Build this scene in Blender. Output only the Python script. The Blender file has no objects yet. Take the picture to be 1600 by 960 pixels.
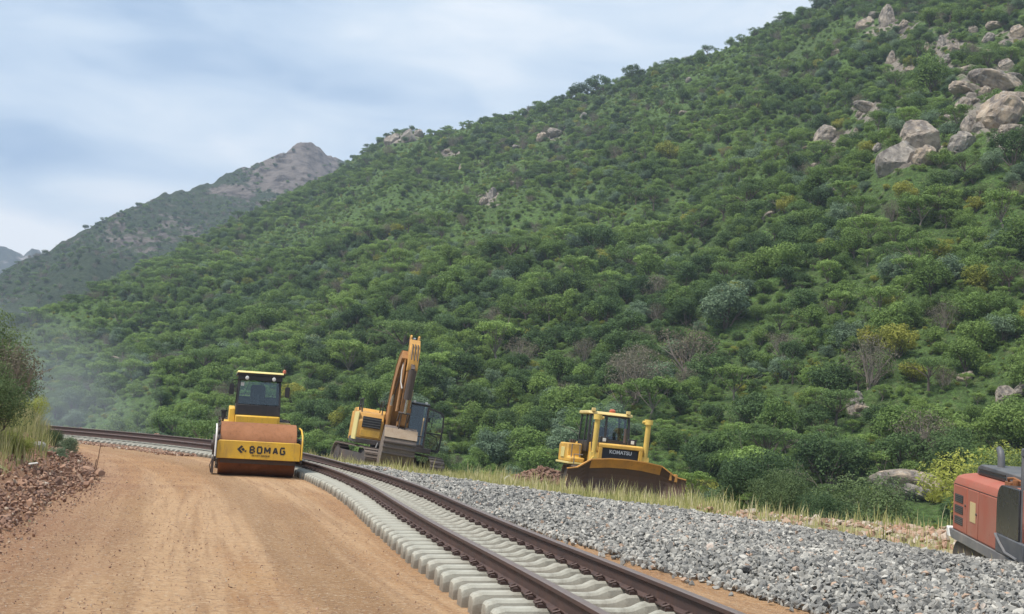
import bpy, bmesh, math, random
import numpy as np
from mathutils import Vector, Matrix
PI = math.pi
rnd = random.Random(7)
RS = np.random.RandomState(11)
C = bpy.context.scene.collection
S = bpy.context.scene

# ------------------------------------------------------------------ camera
W, H, FPX, HC = 1600., 960., 1800., 1.6
ROLL = math.radians(3.4)
PITCH = math.atan((671.0 - 480) * math.cos(ROLL) / FPX)
_f = np.array([0, math.cos(PITCH), math.sin(PITCH)])
_r0 = np.array([1., 0, 0]); _u0 = np.cross(_r0, _f)
_r = math.cos(ROLL) * _r0 + math.sin(ROLL) * _u0
_u = -math.sin(ROLL) * _r0 + math.cos(ROLL) * _u0
cam = bpy.data.objects.new('camera', bpy.data.cameras.new('camera'))
C.objects.link(cam)
cam.matrix_world = Matrix(((_r[0], _u[0], -_f[0], 0), (_r[1], _u[1], -_f[1], 0), (_r[2], _u[2], -_f[2], HC), (0, 0, 0, 1)))
cam.data.sensor_width = 36; cam.data.lens = 36 * FPX / W
cam.data.clip_start = 0.1; cam.data.clip_end = 12000
S.camera = cam

def ray(x, y):
    return _f + _r * (x - W / 2) / FPX - _u * (y - H / 2) / FPX
def at(x, y, D):                      # point seen at pixel x, y at forward distance D
    d = ray(x, y); return np.array([0, 0, HC]) + d * (D / d[1])
def proj(P):
    v = np.asarray(P, float) - np.array([0, 0, HC]); d = v @ _f
    return W / 2 + FPX * (v @ _r) / d, H / 2 - FPX * (v @ _u) / d, d
def azel(x, y):
    d = ray(x, y); h = math.hypot(d[0], d[1]); return math.atan2(d[0], d[1]), d[2] / h

# ------------------------------------------------------------------ world and sun
SUN_EL, SUN_AZ = math.radians(62), math.radians(238)     # compass-like: 0 = +Y, clockwise
world = bpy.data.worlds.new('World'); S.world = world
world.use_nodes = True
nt = world.node_tree; nt.nodes.clear()
def N(nt, t, **k):
    n = nt.nodes.new(t)
    for a, b in k.items():
        if a.startswith('i_'):
            n.inputs[a[2:].replace('_', ' ')].default_value = b
        else: setattr(n, a, b)
    return n
def L(nt, a, b): nt.links.new(a, b)
def math_n(nt, op, a, b=None, clamp=False):
    n = nt.nodes.new('ShaderNodeMath'); n.operation = op; n.use_clamp = clamp
    for i, v in enumerate((a, b)):
        if v is None: continue
        if isinstance(v, (int, float)): n.inputs[i].default_value = v
        else: nt.links.new(v, n.inputs[i])
    return n.outputs[0]
def mixc(nt, f, a, b, mode='MIX'):
    n = nt.nodes.new('ShaderNodeMix'); n.data_type = 'RGBA'; n.blend_type = mode
    for i, v in ((0, f), (6, a), (7, b)):
        if isinstance(v, (int, float)): n.inputs[i].default_value = v
        elif isinstance(v, (tuple, list)): n.inputs[i].default_value = (*v[:3], 1)
        else: nt.links.new(v, n.inputs[i])
    return n.outputs[2]
def ramp(nt, f, stops):
    n = nt.nodes.new('ShaderNodeValToRGB'); cr = n.color_ramp
    while len(cr.elements) < len(stops): cr.elements.new(.5)
    for e, (p, c) in zip(cr.elements, stops):
        e.position = p; e.color = (*c, 1) if isinstance(c, (tuple, list)) else (c, c, c, 1)
    nt.links.new(f, n.inputs[0]); return n.outputs[0]
def noise(nt, vec, scale, detail=4, rough=.55, dist=0., out=0):
    n = nt.nodes.new('ShaderNodeTexNoise')
    n.inputs['Scale'].default_value = scale; n.inputs['Detail'].default_value = detail
    n.inputs['Roughness'].default_value = rough; n.inputs['Distortion'].default_value = dist
    if vec is not None: nt.links.new(vec, n.inputs['Vector'])
    return n.outputs[out]
def mapping(nt, vec, scale=(1, 1, 1), rot=(0, 0, 0), loc=(0, 0, 0)):
    n = nt.nodes.new('ShaderNodeMapping')
    n.inputs['Scale'].default_value = scale; n.inputs['Rotation'].default_value = rot; n.inputs['Location'].default_value = loc
    nt.links.new(vec, n.inputs[0]); return n.outputs[0]

sky = N(nt, 'ShaderNodeTexSky', sky_type='NISHITA', sun_disc=False)
sky.sun_elevation = SUN_EL; sky.sun_rotation = SUN_AZ
sky.air_density = 1.0; sky.dust_density = 2.0; sky.ozone_density = 2.0
tc = N(nt, 'ShaderNodeTexCoord')
gen = tc.outputs['Generated']
vm = mapping(nt, gen, (1.4, 1.4, 4.6), (0.0, math.radians(7), 0))
n1 = noise(nt, vm, 2.6, 3, .45, .25)
n2 = noise(nt, mapping(nt, gen, (1.9, 1.9, 7.0), (0.0, 0.10, 1.0)), 5.0, 5, .55, .5)
cl = math_n(nt, 'ADD', math_n(nt, 'MULTIPLY', n1, .75), math_n(nt, 'MULTIPLY', n2, .25))
def blob(px, py, sharp, amp):         # a soft bank of cloud (or a thinner patch) in one part of the sky
    d = ray(px, py); d = d / np.linalg.norm(d)
    v = nt.nodes.new('ShaderNodeVectorMath'); v.operation = 'SUBTRACT'
    nt.links.new(gen, v.inputs[0]); v.inputs[1].default_value = tuple(d)
    m = mapping(nt, v.outputs[0], (1., 1., 3.2))
    w = nt.nodes.new('ShaderNodeVectorMath'); w.operation = 'LENGTH'; nt.links.new(m, w.inputs[0])
    r = math_n(nt, 'MULTIPLY', w.outputs['Value'], sharp)
    return math_n(nt, 'MULTIPLY', math_n(nt, 'POWER', 2.718, math_n(nt, 'MULTIPLY', math_n(nt, 'MULTIPLY', r, r), -1.)), amp)
for a in ((-10, 380, 9, .48), (150, 250, 8, -.20), (110, 330, 12, -.16), (160, 298, 16, .22), (260, 200, 9, .10), (60, 155, 8, .08),
          (360, 120, 8, -.09), (1000, 40, 3.5, .10), (40, 250, 14, -.07), (700, 180, 6, .06)):
    cl = math_n(nt, 'ADD', cl, blob(*a))
ccol = ramp(nt, cl, [(.30, (.27, .41, .62)), (.41, (.40, .53, .70)), (.49, (.53, .65, .79)), (.58, (.65, .75, .85)), (.76, (.97, .98, .98))])
sv = nt.nodes.new('ShaderNodeVectorMath'); sv.operation = 'SCALE'; sv.inputs['Scale'].default_value = 6.5
nt.links.new(ccol, sv.inputs[0])
skycol = mixc(nt, .90, sky.outputs[0], sv.outputs[0])
bg = N(nt, 'ShaderNodeBackground'); bg.inputs['Strength'].default_value = 0.10
L(nt, skycol, bg.inputs['Color'])
wo = N(nt, 'ShaderNodeOutputWorld'); L(nt, bg.outputs[0], wo.inputs['Surface'])

sl = bpy.data.lights.new('sun', 'SUN'); sl.energy = 2.8; sl.angle = math.radians(14); sl.color = (1, .95, .88)
so = bpy.data.objects.new('sun', sl); C.objects.link(so)
sd = Vector((math.sin(SUN_AZ) * math.cos(SUN_EL), math.cos(SUN_AZ) * math.cos(SUN_EL), math.sin(SUN_EL)))
so.rotation_euler = sd.to_track_quat('Z', 'Y').to_euler()
S.view_settings.view_transform = 'Standard'; S.view_settings.look = 'None'
S.view_settings.exposure = 0.95; S.view_settings.gamma = 1; S.view_settings.use_curve_mapping = False
S.cycles.max_bounces = 5; S.cycles.diffuse_bounces = 2; S.cycles.glossy_bounces = 2
S.cycles.transparent_max_bounces = 8; S.cycles.volume_bounces = 0
S.cycles.use_denoising = True

# ------------------------------------------------------------------ helpers
def tag(o, label=None, cat=None, group=None, kind=None):
    if label: o['label'] = label
    if cat: o['category'] = cat
    if group: o['group'] = group
    if kind: o['kind'] = kind
    return o
def empty(name, loc=(0, 0, 0), rot=(0, 0, 0), sc=1.):
    o = bpy.data.objects.new(name, None); C.objects.link(o)
    o.location = loc; o.rotation_euler = rot; o.scale = (sc,) * 3
    o.empty_display_size = .2
    return o
def np_mesh(name, V, F, mat, smooth=False):
    """V (n,3); F (m,k) all faces with k corners"""
    V = np.asarray(V, np.float32); F = np.asarray(F, np.int32)
    me = bpy.data.meshes.new(name)
    me.vertices.add(len(V)); me.vertices.foreach_set('co', V.ravel())
    m, k = F.shape
    me.loops.add(m * k); me.loops.foreach_set('vertex_index', F.ravel())
    me.polygons.add(m); me.polygons.foreach_set('loop_start', np.arange(0, m * k, k, dtype=np.int32))
    me.polygons.foreach_set('use_smooth', np.full(m, smooth, bool))
    me.update(calc_edges=True)
    if mat: me.materials.append(mat)
    return me
def face_attr(me, name, vals):
    a = me.attributes.new(name, 'FLOAT', 'FACE'); a.data.foreach_set('value', np.asarray(vals, np.float32))
def link(name, me, parent=None):
    o = bpy.data.objects.new(name, me); C.objects.link(o)
    if parent is not None: o.parent = parent
    return o
def rotm(rx=0, ry=0, rz=0):
    return np.array(Matrix.Rotation(rz, 3, 'Z') @ Matrix.Rotation(ry, 3, 'Y') @ Matrix.Rotation(rx, 3, 'X'))

class MB:
    def __init__(s): s.v = []; s.f = []
    def add(s, V, F):
        b = len(s.v); s.v += [tuple(map(float, p)) for p in V]; s.f += [tuple(b + i for i in f) for f in F]; return s
    def box(s, x0, x1, y0, y1, z0, z1, rot=None, piv=None):
        V = np.array([(x, y, z) for x in (x0, x1) for y in (y0, y1) for z in (z0, z1)], float)
        if rot is not None:
            c = np.array(piv if piv is not None else ((x0 + x1) / 2, (y0 + y1) / 2, (z0 + z1) / 2)); V = (V - c) @ rot.T + c
        return s.add(V, [(0, 1, 3, 2), (4, 6, 7, 5), (0, 4, 5, 1), (2, 3, 7, 6), (0, 2, 6, 4), (1, 5, 7, 3)])
    def bar(s, a, b, w, h, up=(0, 0, 1)):
        a = np.array(a, float); b = np.array(b, float); d = b - a; d /= np.linalg.norm(d)
        u = np.array(up, float)
        if abs(u @ d) > .95: u = np.array([0, 1., 0])
        l = np.cross(d, u); l /= np.linalg.norm(l); u = np.cross(l, d)
        V = [p + l * sx * w / 2 + u * sz * h / 2 for p in (a, b) for sx, sz in ((-1, -1), (1, -1), (1, 1), (-1, 1))]
        return s.add(V, [(0, 1, 2, 3), (7, 6, 5, 4), (0, 4, 5, 1), (1, 5, 6, 2), (2, 6, 7, 3), (3, 7, 4, 0)])
    def cyl(s, a, b, r0, r1=None, n=16):
        return s.tube([a, b], [r0, r0 if r1 is None else r1], n)
    def tube(s, pts, r, n=8):
        P = [np.array(p, float) for p in pts]
        if isinstance(r, (int, float)): r = [r] * len(P)
        V = []; ref = None
        for i, p in enumerate(P):
            d = P[min(i + 1, len(P) - 1)] - P[max(i - 1, 0)]; d = d / (np.linalg.norm(d) + 1e-9)
            if ref is None: ref = np.array([0, 0, 1.]) if abs(d[2]) < .9 else np.array([1., 0, 0])
            l = np.cross(d, ref); l /= np.linalg.norm(l) + 1e-9; u = np.cross(l, d); ref = u
            for k in range(n):
                t = 2 * PI * k / n; V.append(p + (l * math.cos(t) + u * math.sin(t)) * r[i])
        F = []
        for i in range(len(P) - 1):
            for k in range(n):
                F.append((i * n + k, i * n + (k + 1) % n, (i + 1) * n + (k + 1) % n, (i + 1) * n + k))
        F.append(tuple(range(n))[::-1]); F.append(tuple((len(P) - 1) * n + k for k in range(n)))
        return s.add(V, F)
    def prism(s, poly, ax, a, b):      # poly of 2-D points in the two other axes, extruded along ax from a to b
        def pt(p, t):
            return {'x': (t, p[0], p[1]), 'y': (p[0], t, p[1]), 'z': (p[0], p[1], t)}[ax]
        n = len(poly); V = [pt(p, a) for p in poly] + [pt(p, b) for p in poly]
        F = [tuple(range(n)), tuple(range(n, 2 * n))[::-1]] + [(i, (i + 1) % n, n + (i + 1) % n, n + i) for i in range(n)]
        return s.add(V, F)
    def lathe(s, prof, c, ax='x', n=32):   # prof: (along, radius)
        V = []
        for t, r in prof:
            for k in range(n):
                a = 2 * PI * k / n; q, w = r * math.cos(a), r * math.sin(a)
                V.append({'x': (c[0] + t, c[1] + q, c[2] + w), 'y': (c[0] + q, c[1] + t, c[2] + w), 'z': (c[0] + q, c[1] + w, c[2] + t)}[ax])
        F = []
        for i in range(len(prof) - 1):
            for k in range(n): F.append((i * n + k, i * n + (k + 1) % n, (i + 1) * n + (k + 1) % n, (i + 1) * n + k))
        F.append(tuple(range(n))[::-1]); F.append(tuple((len(prof) - 1) * n + k for k in range(n)))
        return s.add(V, F)
    def build(s, name, mat, parent=None, bevel=0., smooth=False, label=None):
        me = bpy.data.meshes.new(name); me.from_pydata(s.v, [], s.f); me.materials.append(mat)
        bm = bmesh.new(); bm.from_mesh(me); bmesh.ops.recalc_face_normals(bm, faces=bm.faces); bm.to_mesh(me); bm.free()
        o = link(name, me, parent)
        if bevel:
            m = o.modifiers.new('bevel', 'BEVEL'); m.width = bevel; m.segments = 2; m.limit_method = 'ANGLE'; m.angle_limit = math.radians(35)
        if smooth or bevel:
            for p in me.polygons: p.use_smooth = True
            me.set_sharp_from_angle(angle=math.radians(38))
        if label: o['label'] = label
        return o

# value noise in numpy
_perm = RS.rand(256, 256)
def vnoise(x, y):
    xi = np.floor(x).astype(int); yi = np.floor(y).astype(int); fx = x - xi; fy = y - yi
    fx = fx * fx * (3 - 2 * fx); fy = fy * fy * (3 - 2 * fy)
    g = lambda a, b: _perm[a % 256, b % 256]
    return (g(xi, yi) * (1 - fx) + g(xi + 1, yi) * fx) * (1 - fy) + (g(xi, yi + 1) * (1 - fx) + g(xi + 1, yi + 1) * fx) * fy
def fbm(x, y, o=4):
    s = 0; a = .5; t = 0
    for i in range(o):
        s = s + a * (vnoise(x + 17 * i, y + 31 * i) - .5); t += a; x = x * 2.03; y = y * 2.03; a *= .5
    return s / t * 2       # about -1..1
def smooth01(t): t = np.clip(t, 0, 1); return t * t * (3 - 2 * t)

# ------------------------------------------------------------------ materials
def newmat(name):
    m = bpy.data.materials.new(name); m.use_nodes = True; nt = m.node_tree
    b = nt.nodes['Principled BSDF']; return m, nt, b
def paint(name, col, rough=.5, dirt=.35, dcol=(.22, .13, .07), metal=0., scale=1.6, bump=.0, low=None):
    m, nt, b = newmat(name); tc = nt.nodes.new('ShaderNodeTexCoord'); o = tc.outputs['Object']
    n = noise(nt, o, scale, 6, .62, .3)
    f = ramp(nt, n, [(.38, 0.), (.72, 1.)])
    n2 = noise(nt, mapping(nt, o, (6, 6, .8)), 2.5, 4, .6)          # run-off streaks
    f = math_n(nt, 'MULTIPLY', math_n(nt, 'ADD', f, math_n(nt, 'MULTIPLY', ramp(nt, n2, [(.52, 0.), (.7, 1.)]), .5)), dirt, True)
    c = mixc(nt, f, col, dcol)
    c = mixc(nt, math_n(nt, 'MULTIPLY', noise(nt, o, 9., 3), .25), c, tuple(x * .75 for x in col))
    chip = ramp(nt, noise(nt, o, 14, 3, .7), [(.68, 0.), (.72, 1.)])
    c = mixc(nt, math_n(nt, 'MULTIPLY', chip, min(.9, dirt * 1.6)), c, (.10, .055, .035))
    L(nt, c, b.inputs['Base Color'])
    L(nt, math_n(nt, 'ADD', rough, math_n(nt, 'MULTIPLY', f, .4), True), b.inputs['Roughness'])
    b.inputs['Metallic'].default_value = metal
    if bump:
        bp = nt.nodes.new('ShaderNodeBump'); bp.inputs['Strength'].default_value = bump; bp.inputs['Distance'].default_value = .02
        L(nt, noise(nt, o, 22, 5, .65), bp.inputs['Height']); L(nt, bp.outputs[0], b.inputs['Normal'])
    return m
M = {}
M['yellow'] = paint('roller_yellow', (.78, .46, .03), .42, .45)
M['roof_yellow'] = paint('faded_yellow', (.74, .62, .24), .5, .30)
M['cat'] = paint('excavator_yellow', (.62, .32, .055), .5, .62)
M['catbrown'] = paint('shaded_worn_boom_yellow', (.40, .19, .055), .6, .75, (.12, .065, .04), scale=1.1)  # excavator yellow browned: shade on the boom painted into the colour, plus wear
M['dozer'] = paint('dozer_yellow', (.70, .40, .06), .5, .58)
M['black'] = paint('black_paint', (.018, .018, .02), .45, .20, (.12, .09, .07))
M['dark'] = paint('dark_steel', (.055, .047, .045), .6, .5, (.16, .10, .07))
M['rust'] = paint('rusty_drum_steel', (.30, .118, .042), .65, .8, (.17, .072, .032), .1, scale=1.3, bump=.2)
M['blade'] = paint('worn_blade_steel', (.085, .05, .038), .55, .6, (.17, .09, .055), .2, bump=.3)
M['bladeorange'] = paint('blade_orange', (.60, .28, .055), .55, .55)
M['rail'] = paint('rail_steel', (.075, .048, .042), .55, .6, (.13, .07, .05), .25, scale=5, bump=.2)
M['railtop'] = paint('rail_top_steel', (.25, .2, .18), .4, .4, (.16, .10, .08), .5, scale=5)
M['track'] = paint('crawler_track_steel', (.14, .115, .10), .7, .7, (.27, .20, .15), .1, scale=4, bump=.4)
M['red'] = paint('faded_red', (.37, .095, .055), .6, .6, (.34, .19, .13), scale=1.1)
M['grey'] = paint('dusty_grey_panel', (.13, .13, .135), .6, .6, (.30, .26, .22))
M['lid'] = paint('grey_hood_cover', (.07, .075, .085), .5, .4, (.28, .25, .22))
M['white'] = paint('white_plastic', (.75, .74, .7), .5, .3)
M['cream'] = paint('cream_sticker', (.62, .48, .24), .5, .2)
M['tyre'] = paint('tyre_rubber', (.03, .03, .03), .85, .7, (.20, .14, .09))
M['seat'] = paint('seat_fabric', (.03, .03, .035), .8, .1)
M['chrome'] = paint('chromed_rod', (.55, .55, .55), .25, .15, metal=.9)
M['lamp'] = paint('lamp_lens', (.7, .7, .66), .15, .1)
M['beacon'] = paint('orange_beacon', (.45, .11, .05), .25, .1)
M['hose'] = paint('hydraulic_hose', (.05, .045, .045), .6, .3)
M['hosepale'] = paint('pale_hose_sleeve', (.45, .42, .38), .6, .3)
M['stake'] = paint('rusty_stake', (.12, .06, .04), .8, .3)
M['ink'] = paint('black_lettering', (.02, .02, .02), .5, .05)
M['inkwhite'] = paint('white_lettering', (.75, .75, .74), .5, .05)
def glass(name, tint=(.62, .72, .72), tr=.72):
    m, nt, b = newmat(name); nt.nodes.remove(b)
    t = nt.nodes.new('ShaderNodeBsdfTransparent'); t.inputs[0].default_value = (*tint, 1)
    g = nt.nodes.new('ShaderNodeBsdfGlossy'); g.inputs['Roughness'].default_value = .06; g.inputs[0].default_value = (.8, .85, .85, 1)
    mx = nt.nodes.new('ShaderNodeMixShader'); lw = nt.nodes.new('ShaderNodeLayerWeight'); lw.inputs[0].default_value = .35
    L(nt, math_n(nt, 'ADD', math_n(nt, 'MULTIPLY', lw.outputs['Fresnel'], .35), 1 - tr, True), mx.inputs[0])
    L(nt, t.outputs[0], mx.inputs[1]); L(nt, g.outputs[0], mx.inputs[2]); L(nt, mx.outputs[0], nt.nodes['Material Output'].inputs[0])
    return m
M['glass'] = glass('cab_glass', tr=.9)

def concrete():
    m, nt, b = newmat('sleeper_concrete'); tc = nt.nodes.new('ShaderNodeTexCoord'); o = tc.outputs['Object']
    oi = nt.nodes.new('ShaderNodeObjectInfo')
    n = noise(nt, o, 7, 6, .65)
    c = ramp(nt, n, [(.3, (.21, .20, .165)), (.55, (.345, .335, .28)), (.8, (.43, .42, .35))])
    c = mixc(nt, math_n(nt, 'MULTIPLY', oi.outputs['Random'], .35), c, (.36, .33, .27))
    st = ramp(nt, noise(nt, mapping(nt, o, (2, 9, 9)), 3, 5, .7), [(.55, 0.), (.75, 1.)])
    c = mixc(nt, math_n(nt, 'MULTIPLY', st, .5), c, (.26, .22, .17))
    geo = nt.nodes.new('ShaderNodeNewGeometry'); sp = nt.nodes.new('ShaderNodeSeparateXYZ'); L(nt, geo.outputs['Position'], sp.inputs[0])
    dust = ramp(nt, math_n(nt, 'ADD', sp.outputs[2], math_n(nt, 'MULTIPLY', n, .1)), [(.10, 1.), (.20, 0.)])  # darker towards the foot: dirt plus painted-in shade of the sleeper gaps
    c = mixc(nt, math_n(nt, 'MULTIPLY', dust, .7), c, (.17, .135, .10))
    L(nt, c, b.inputs['Base Color']); b.inputs['Roughness'].default_value = .85
    bp = nt.nodes.new('ShaderNodeBump'); bp.inputs['Strength'].default_value = .35; bp.inputs['Distance'].default_value = .01
    L(nt, noise(nt, o, 45, 5, .7), bp.inputs['Height']); L(nt, bp.outputs[0], b.inputs['Normal'])
    return m
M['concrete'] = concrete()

def road_mat():
    m, nt, b = newmat('dirt_road'); uv = nt.nodes.new('ShaderNodeUVMap').outputs[0]
    tc = nt.nodes.new('ShaderNodeTexCoord').outputs['Object']
    big = noise(nt, tc, .35, 5, .6, .5)
    c = ramp(nt, big, [(.3, (.26, .126, .052)), (.5, (.35, .187, .078)), (.7, (.41, .24, .108))])
    lng = noise(nt, mapping(nt, uv, (.05, 9., 1)), 1.0, 5, .62, .12)           # wheel tracks run along the road
    c = mixc(nt, ramp(nt, lng, [(.45, 0.), (.54, .9)]), c, (.45, .28, .145))
    fine = noise(nt, mapping(nt, uv, (.25, 55., 1)), 1.0, 4, .6, .1)
    c = mixc(nt, ramp(nt, fine, [(.50, 0.), (.60, .45)]), c, (.24, .125, .055))
    lng2 = noise(nt, mapping(nt, uv, (.025, 7., 1), loc=(4, 2, 0)), 1.0, 3, .5, .1)
    c = mixc(nt, ramp(nt, lng2, [(.49, 0.), (.60, .7)]), c, (.25, .14, .06))
    crs = noise(nt, mapping(nt, uv, (5., 9., 1)), 1.0, 6, .75, .8)             # tread and drum ripples across it
    c = mixc(nt, ramp(nt, crs, [(.50, 0.), (.66, .4)]), c, (.24, .135, .065))
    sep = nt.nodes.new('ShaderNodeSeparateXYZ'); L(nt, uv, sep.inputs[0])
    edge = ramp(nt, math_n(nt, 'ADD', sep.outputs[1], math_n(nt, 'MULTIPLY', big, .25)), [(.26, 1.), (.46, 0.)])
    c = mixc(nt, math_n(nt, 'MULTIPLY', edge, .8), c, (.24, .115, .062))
    sp = noise(nt, tc, 22, 4, .85)
    c = mixc(nt, ramp(nt, sp, [(.54, 0.), (.64, .8)]), c, (.52, .40, .27))
    sp2 = noise(nt, tc, 17, 4, .85)
    c = mixc(nt, ramp(nt, sp2, [(.53, 0.), (.64, .8)]), c, (.15, .08, .042))
    L(nt, c, b.inputs['Base Color']); b.inputs['Roughness'].default_value = .95
    h = math_n(nt, 'ADD', math_n(nt, 'MULTIPLY', crs, .8), math_n(nt, 'ADD', math_n(nt, 'MULTIPLY', lng, .5), math_n(nt, 'MULTIPLY', noise(nt, tc, 14, 7, .8), 1.6)))
    bp = nt.nodes.new('ShaderNodeBump'); bp.inputs['Strength'].default_value = .7; bp.inputs['Distance'].default_value = .04
    L(nt, h, bp.inputs['Height']); L(nt, bp.outputs[0], b.inputs['Normal'])
    return m
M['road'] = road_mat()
def ground_mat():
    m, nt, b = newmat('earth'); tc = nt.nodes.new('ShaderNodeTexCoord').outputs['Object']
    n = noise(nt, tc, .25, 6, .65)
    c = ramp(nt, n, [(.35, (.20, .17, .075)), (.5, (.27, .24, .11)), (.62, (.40, .30, .18)), (.75, (.36, .22, .13))])
    c = mixc(nt, ramp(nt, noise(nt, tc, 5, 5, .7), [(.45, 0.), (.65, .6)]), c, (.17, .19, .07))
    c = mixc(nt, ramp(nt, noise(nt, tc, 13, 4, .7), [(.58, 0.), (.7, .7)]), c, (.48, .42, .33))
    L(nt, c, b.inputs['Base Color']); b.inputs['Roughness'].default_value = 1
    bp = nt.nodes.new('ShaderNodeBump'); bp.inputs['Strength'].default_value = .8; bp.inputs['Distance'].default_value = .08
    L(nt, noise(nt, tc, 7, 6, .7), bp.inputs['Height']); L(nt, bp.outputs[0], b.inputs['Normal'])
    return m
M['earth'] = ground_mat()
def hill_mat(name, greens, rock, rockamt, sc=1., attr=False):
    m, nt, b = newmat(name); tc = nt.nodes.new('ShaderNodeTexCoord').outputs['Object']
    n = noise(nt, tc, .02 * sc, 8, .65, .3)
    c = ramp(nt, n, [(.30, greens[0]), (.46, greens[1]), (.58, greens[2]), (.72, greens[3])])
    c = mixc(nt, ramp(nt, noise(nt, tc, .35 * sc, 6, .7), [(.40, 0.), (.62, .75)]), c, greens[0])
    c = mixc(nt, ramp(nt, noise(nt, tc, 1.6 * sc, 5, .75), [(.42, 0.), (.60, .8)]), c, tuple(v * .55 for v in greens[0]))
    c = mixc(nt, ramp(nt, noise(nt, mapping(nt, tc, loc=(9, 3, 1)), 1.1 * sc, 5, .75), [(.55, 0.), (.68, .5)]), c, (.20, .19, .10))
    c = mixc(nt, ramp(nt, noise(nt, tc, 5.5 * sc, 4, .8), [(.48, 0.), (.58, .65)]), c, tuple(v * .45 for v in greens[0]))
    c = mixc(nt, ramp(nt, noise(nt, mapping(nt, tc, loc=(2, 7, 5)), 4. * sc, 4, .8), [(.56, 0.), (.66, .4)]), c, (.22, .26, .11))
    r = noise(nt, mapping(nt, tc, (1, 1, 1.2)), (.11 if sc < 1 else .14) * sc, 9, .72, .6)
    f = ramp(nt, r, [(.66 - rockamt, 0.), (.70 - rockamt, 1.)])
    if attr:
        a = nt.nodes.new('ShaderNodeAttribute'); a.attribute_name = 'rock'
        f = ramp(nt, math_n(nt, 'ADD', r, math_n(nt, 'MULTIPLY', a.outputs['Fac'], .42)), [(.70 - rockamt, 0.), (.75 - rockamt, 1.)])
    rc = ramp(nt, noise(nt, mapping(nt, tc, (1, 1, 2.2)), .12 * sc, 8, .7, .4), [(.36, tuple(x * .3 for x in rock)), (.5, rock), (.7, tuple(min(1, x * 1.35) for x in rock))])
    c = mixc(nt, f, c, rc)
    L(nt, c, b.inputs['Base Color']); b.inputs['Roughness'].default_value = 1; b.inputs['Specular IOR Level'].default_value = .1
    bp = nt.nodes.new('ShaderNodeBump'); bp.inputs['Strength'].default_value = .8; bp.inputs['Distance'].default_value = 2.5 / sc
    L(nt, noise(nt, tc, .3 * sc, 8, .7), bp.inputs['Height']); L(nt, bp.outputs[0], b.inputs['Normal'])
    return m
GR = [(.080, .120, .042), (.110, .190, .052), (.140, .245, .062), (.185, .26, .08)]
M['hill'] = hill_mat('hill_grass', GR, (.24, .21, .175), .03, 1., True)
M['mount'] = hill_mat('mountain_scrub', [(.035, .052, .03), (.052, .078, .036), (.072, .10, .043), (.09, .115, .055)], (.15, .128, .112), .07, .6, True)
M['distant'] = hill_mat('distant_scrub', [(.05, .06, .05), (.07, .085, .06), (.08, .10, .07), (.10, .12, .08)], (.32, .28, .26), .08, .3)
def stone_mat(name, stops, attr='tone', sc=8, bump=.4, dustz=None):
    m, nt, b = newmat(name); tc = nt.nodes.new('ShaderNodeTexCoord').outputs['Object']
    if attr: a = nt.nodes.new('ShaderNodeAttribute'); a.attribute_name = attr; f = a.outputs['Fac']
    else: f = nt.nodes.new('ShaderNodeObjectInfo').outputs['Random']
    c = ramp(nt, f, stops)
    c = mixc(nt, math_n(nt, 'MULTIPLY', noise(nt, tc, sc, 5, .7), .5), c, (.15, .14, .13))
    L(nt, c, b.inputs['Base Color']); b.inputs['Roughness'].default_value = .85
    bp = nt.nodes.new('ShaderNodeBump'); bp.inputs['Strength'].default_value = bump; bp.inputs['Distance'].default_value = .3 / sc
    L(nt, noise(nt, tc, sc * 2, 5, .7), bp.inputs['Height']); L(nt, bp.outputs[0], b.inputs['Normal'])
    return m
M['ballast'] = stone_mat('crushed_granite', [(0, (.07, .07, .068)), (.25, (.16, .158, .145)), (.5, (.285, .275, .245)), (.75, (.42, .40, .35)), (.93, (.60, .57, .50)), (.97, (.42, .26, .18)), (1, (.5, .36, .24))])
M['rubble'] = stone_mat('red_rubble', [(0, (.15, .072, .045)), (.4, (.28, .14, .08)), (.7, (.42, .235, .14)), (.88, (.45, .33, .23)), (1, (.58, .50, .41))])
def boulder_mat():
    m, nt, b = newmat('granite_boulder'); tc = nt.nodes.new('ShaderNodeTexCoord').outputs['Object']
    rr = nt.nodes.new('ShaderNodeObjectInfo')
    base = mixc(nt, rr.outputs['Random'], (.28, .25, .215), (.39, .30, .21))
    n = noise(nt, tc, 1.1, 8, .7, .4)
    c = mixc(nt, ramp(nt, n, [(.40, .9), (.58, 0.)]), base, (.085, .075, .07))
    c = mixc(nt, ramp(nt, noise(nt, mapping(nt, tc, (1.5, 1.5, .35)), 1.8, 5, .6), [(.52, 0.), (.68, .6)]), c, (.44, .38, .30))
    c = mixc(nt, ramp(nt, noise(nt, tc, 4, 5, .7), [(.56, 0.), (.68, .5)]), c, (.47, .45, .41))
    L(nt, c, b.inputs['Base Color']); b.inputs['Roughness'].default_value = .95
    bp = nt.nodes.new('ShaderNodeBump'); bp.inputs['Strength'].default_value = .7; bp.inputs['Distance'].default_value = .25
    L(nt, noise(nt, tc, 2.5, 8, .72, .5), bp.inputs['Height']); L(nt, bp.outputs[0], b.inputs['Normal'])
    return m
M['boulder'] = boulder_mat()
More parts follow.
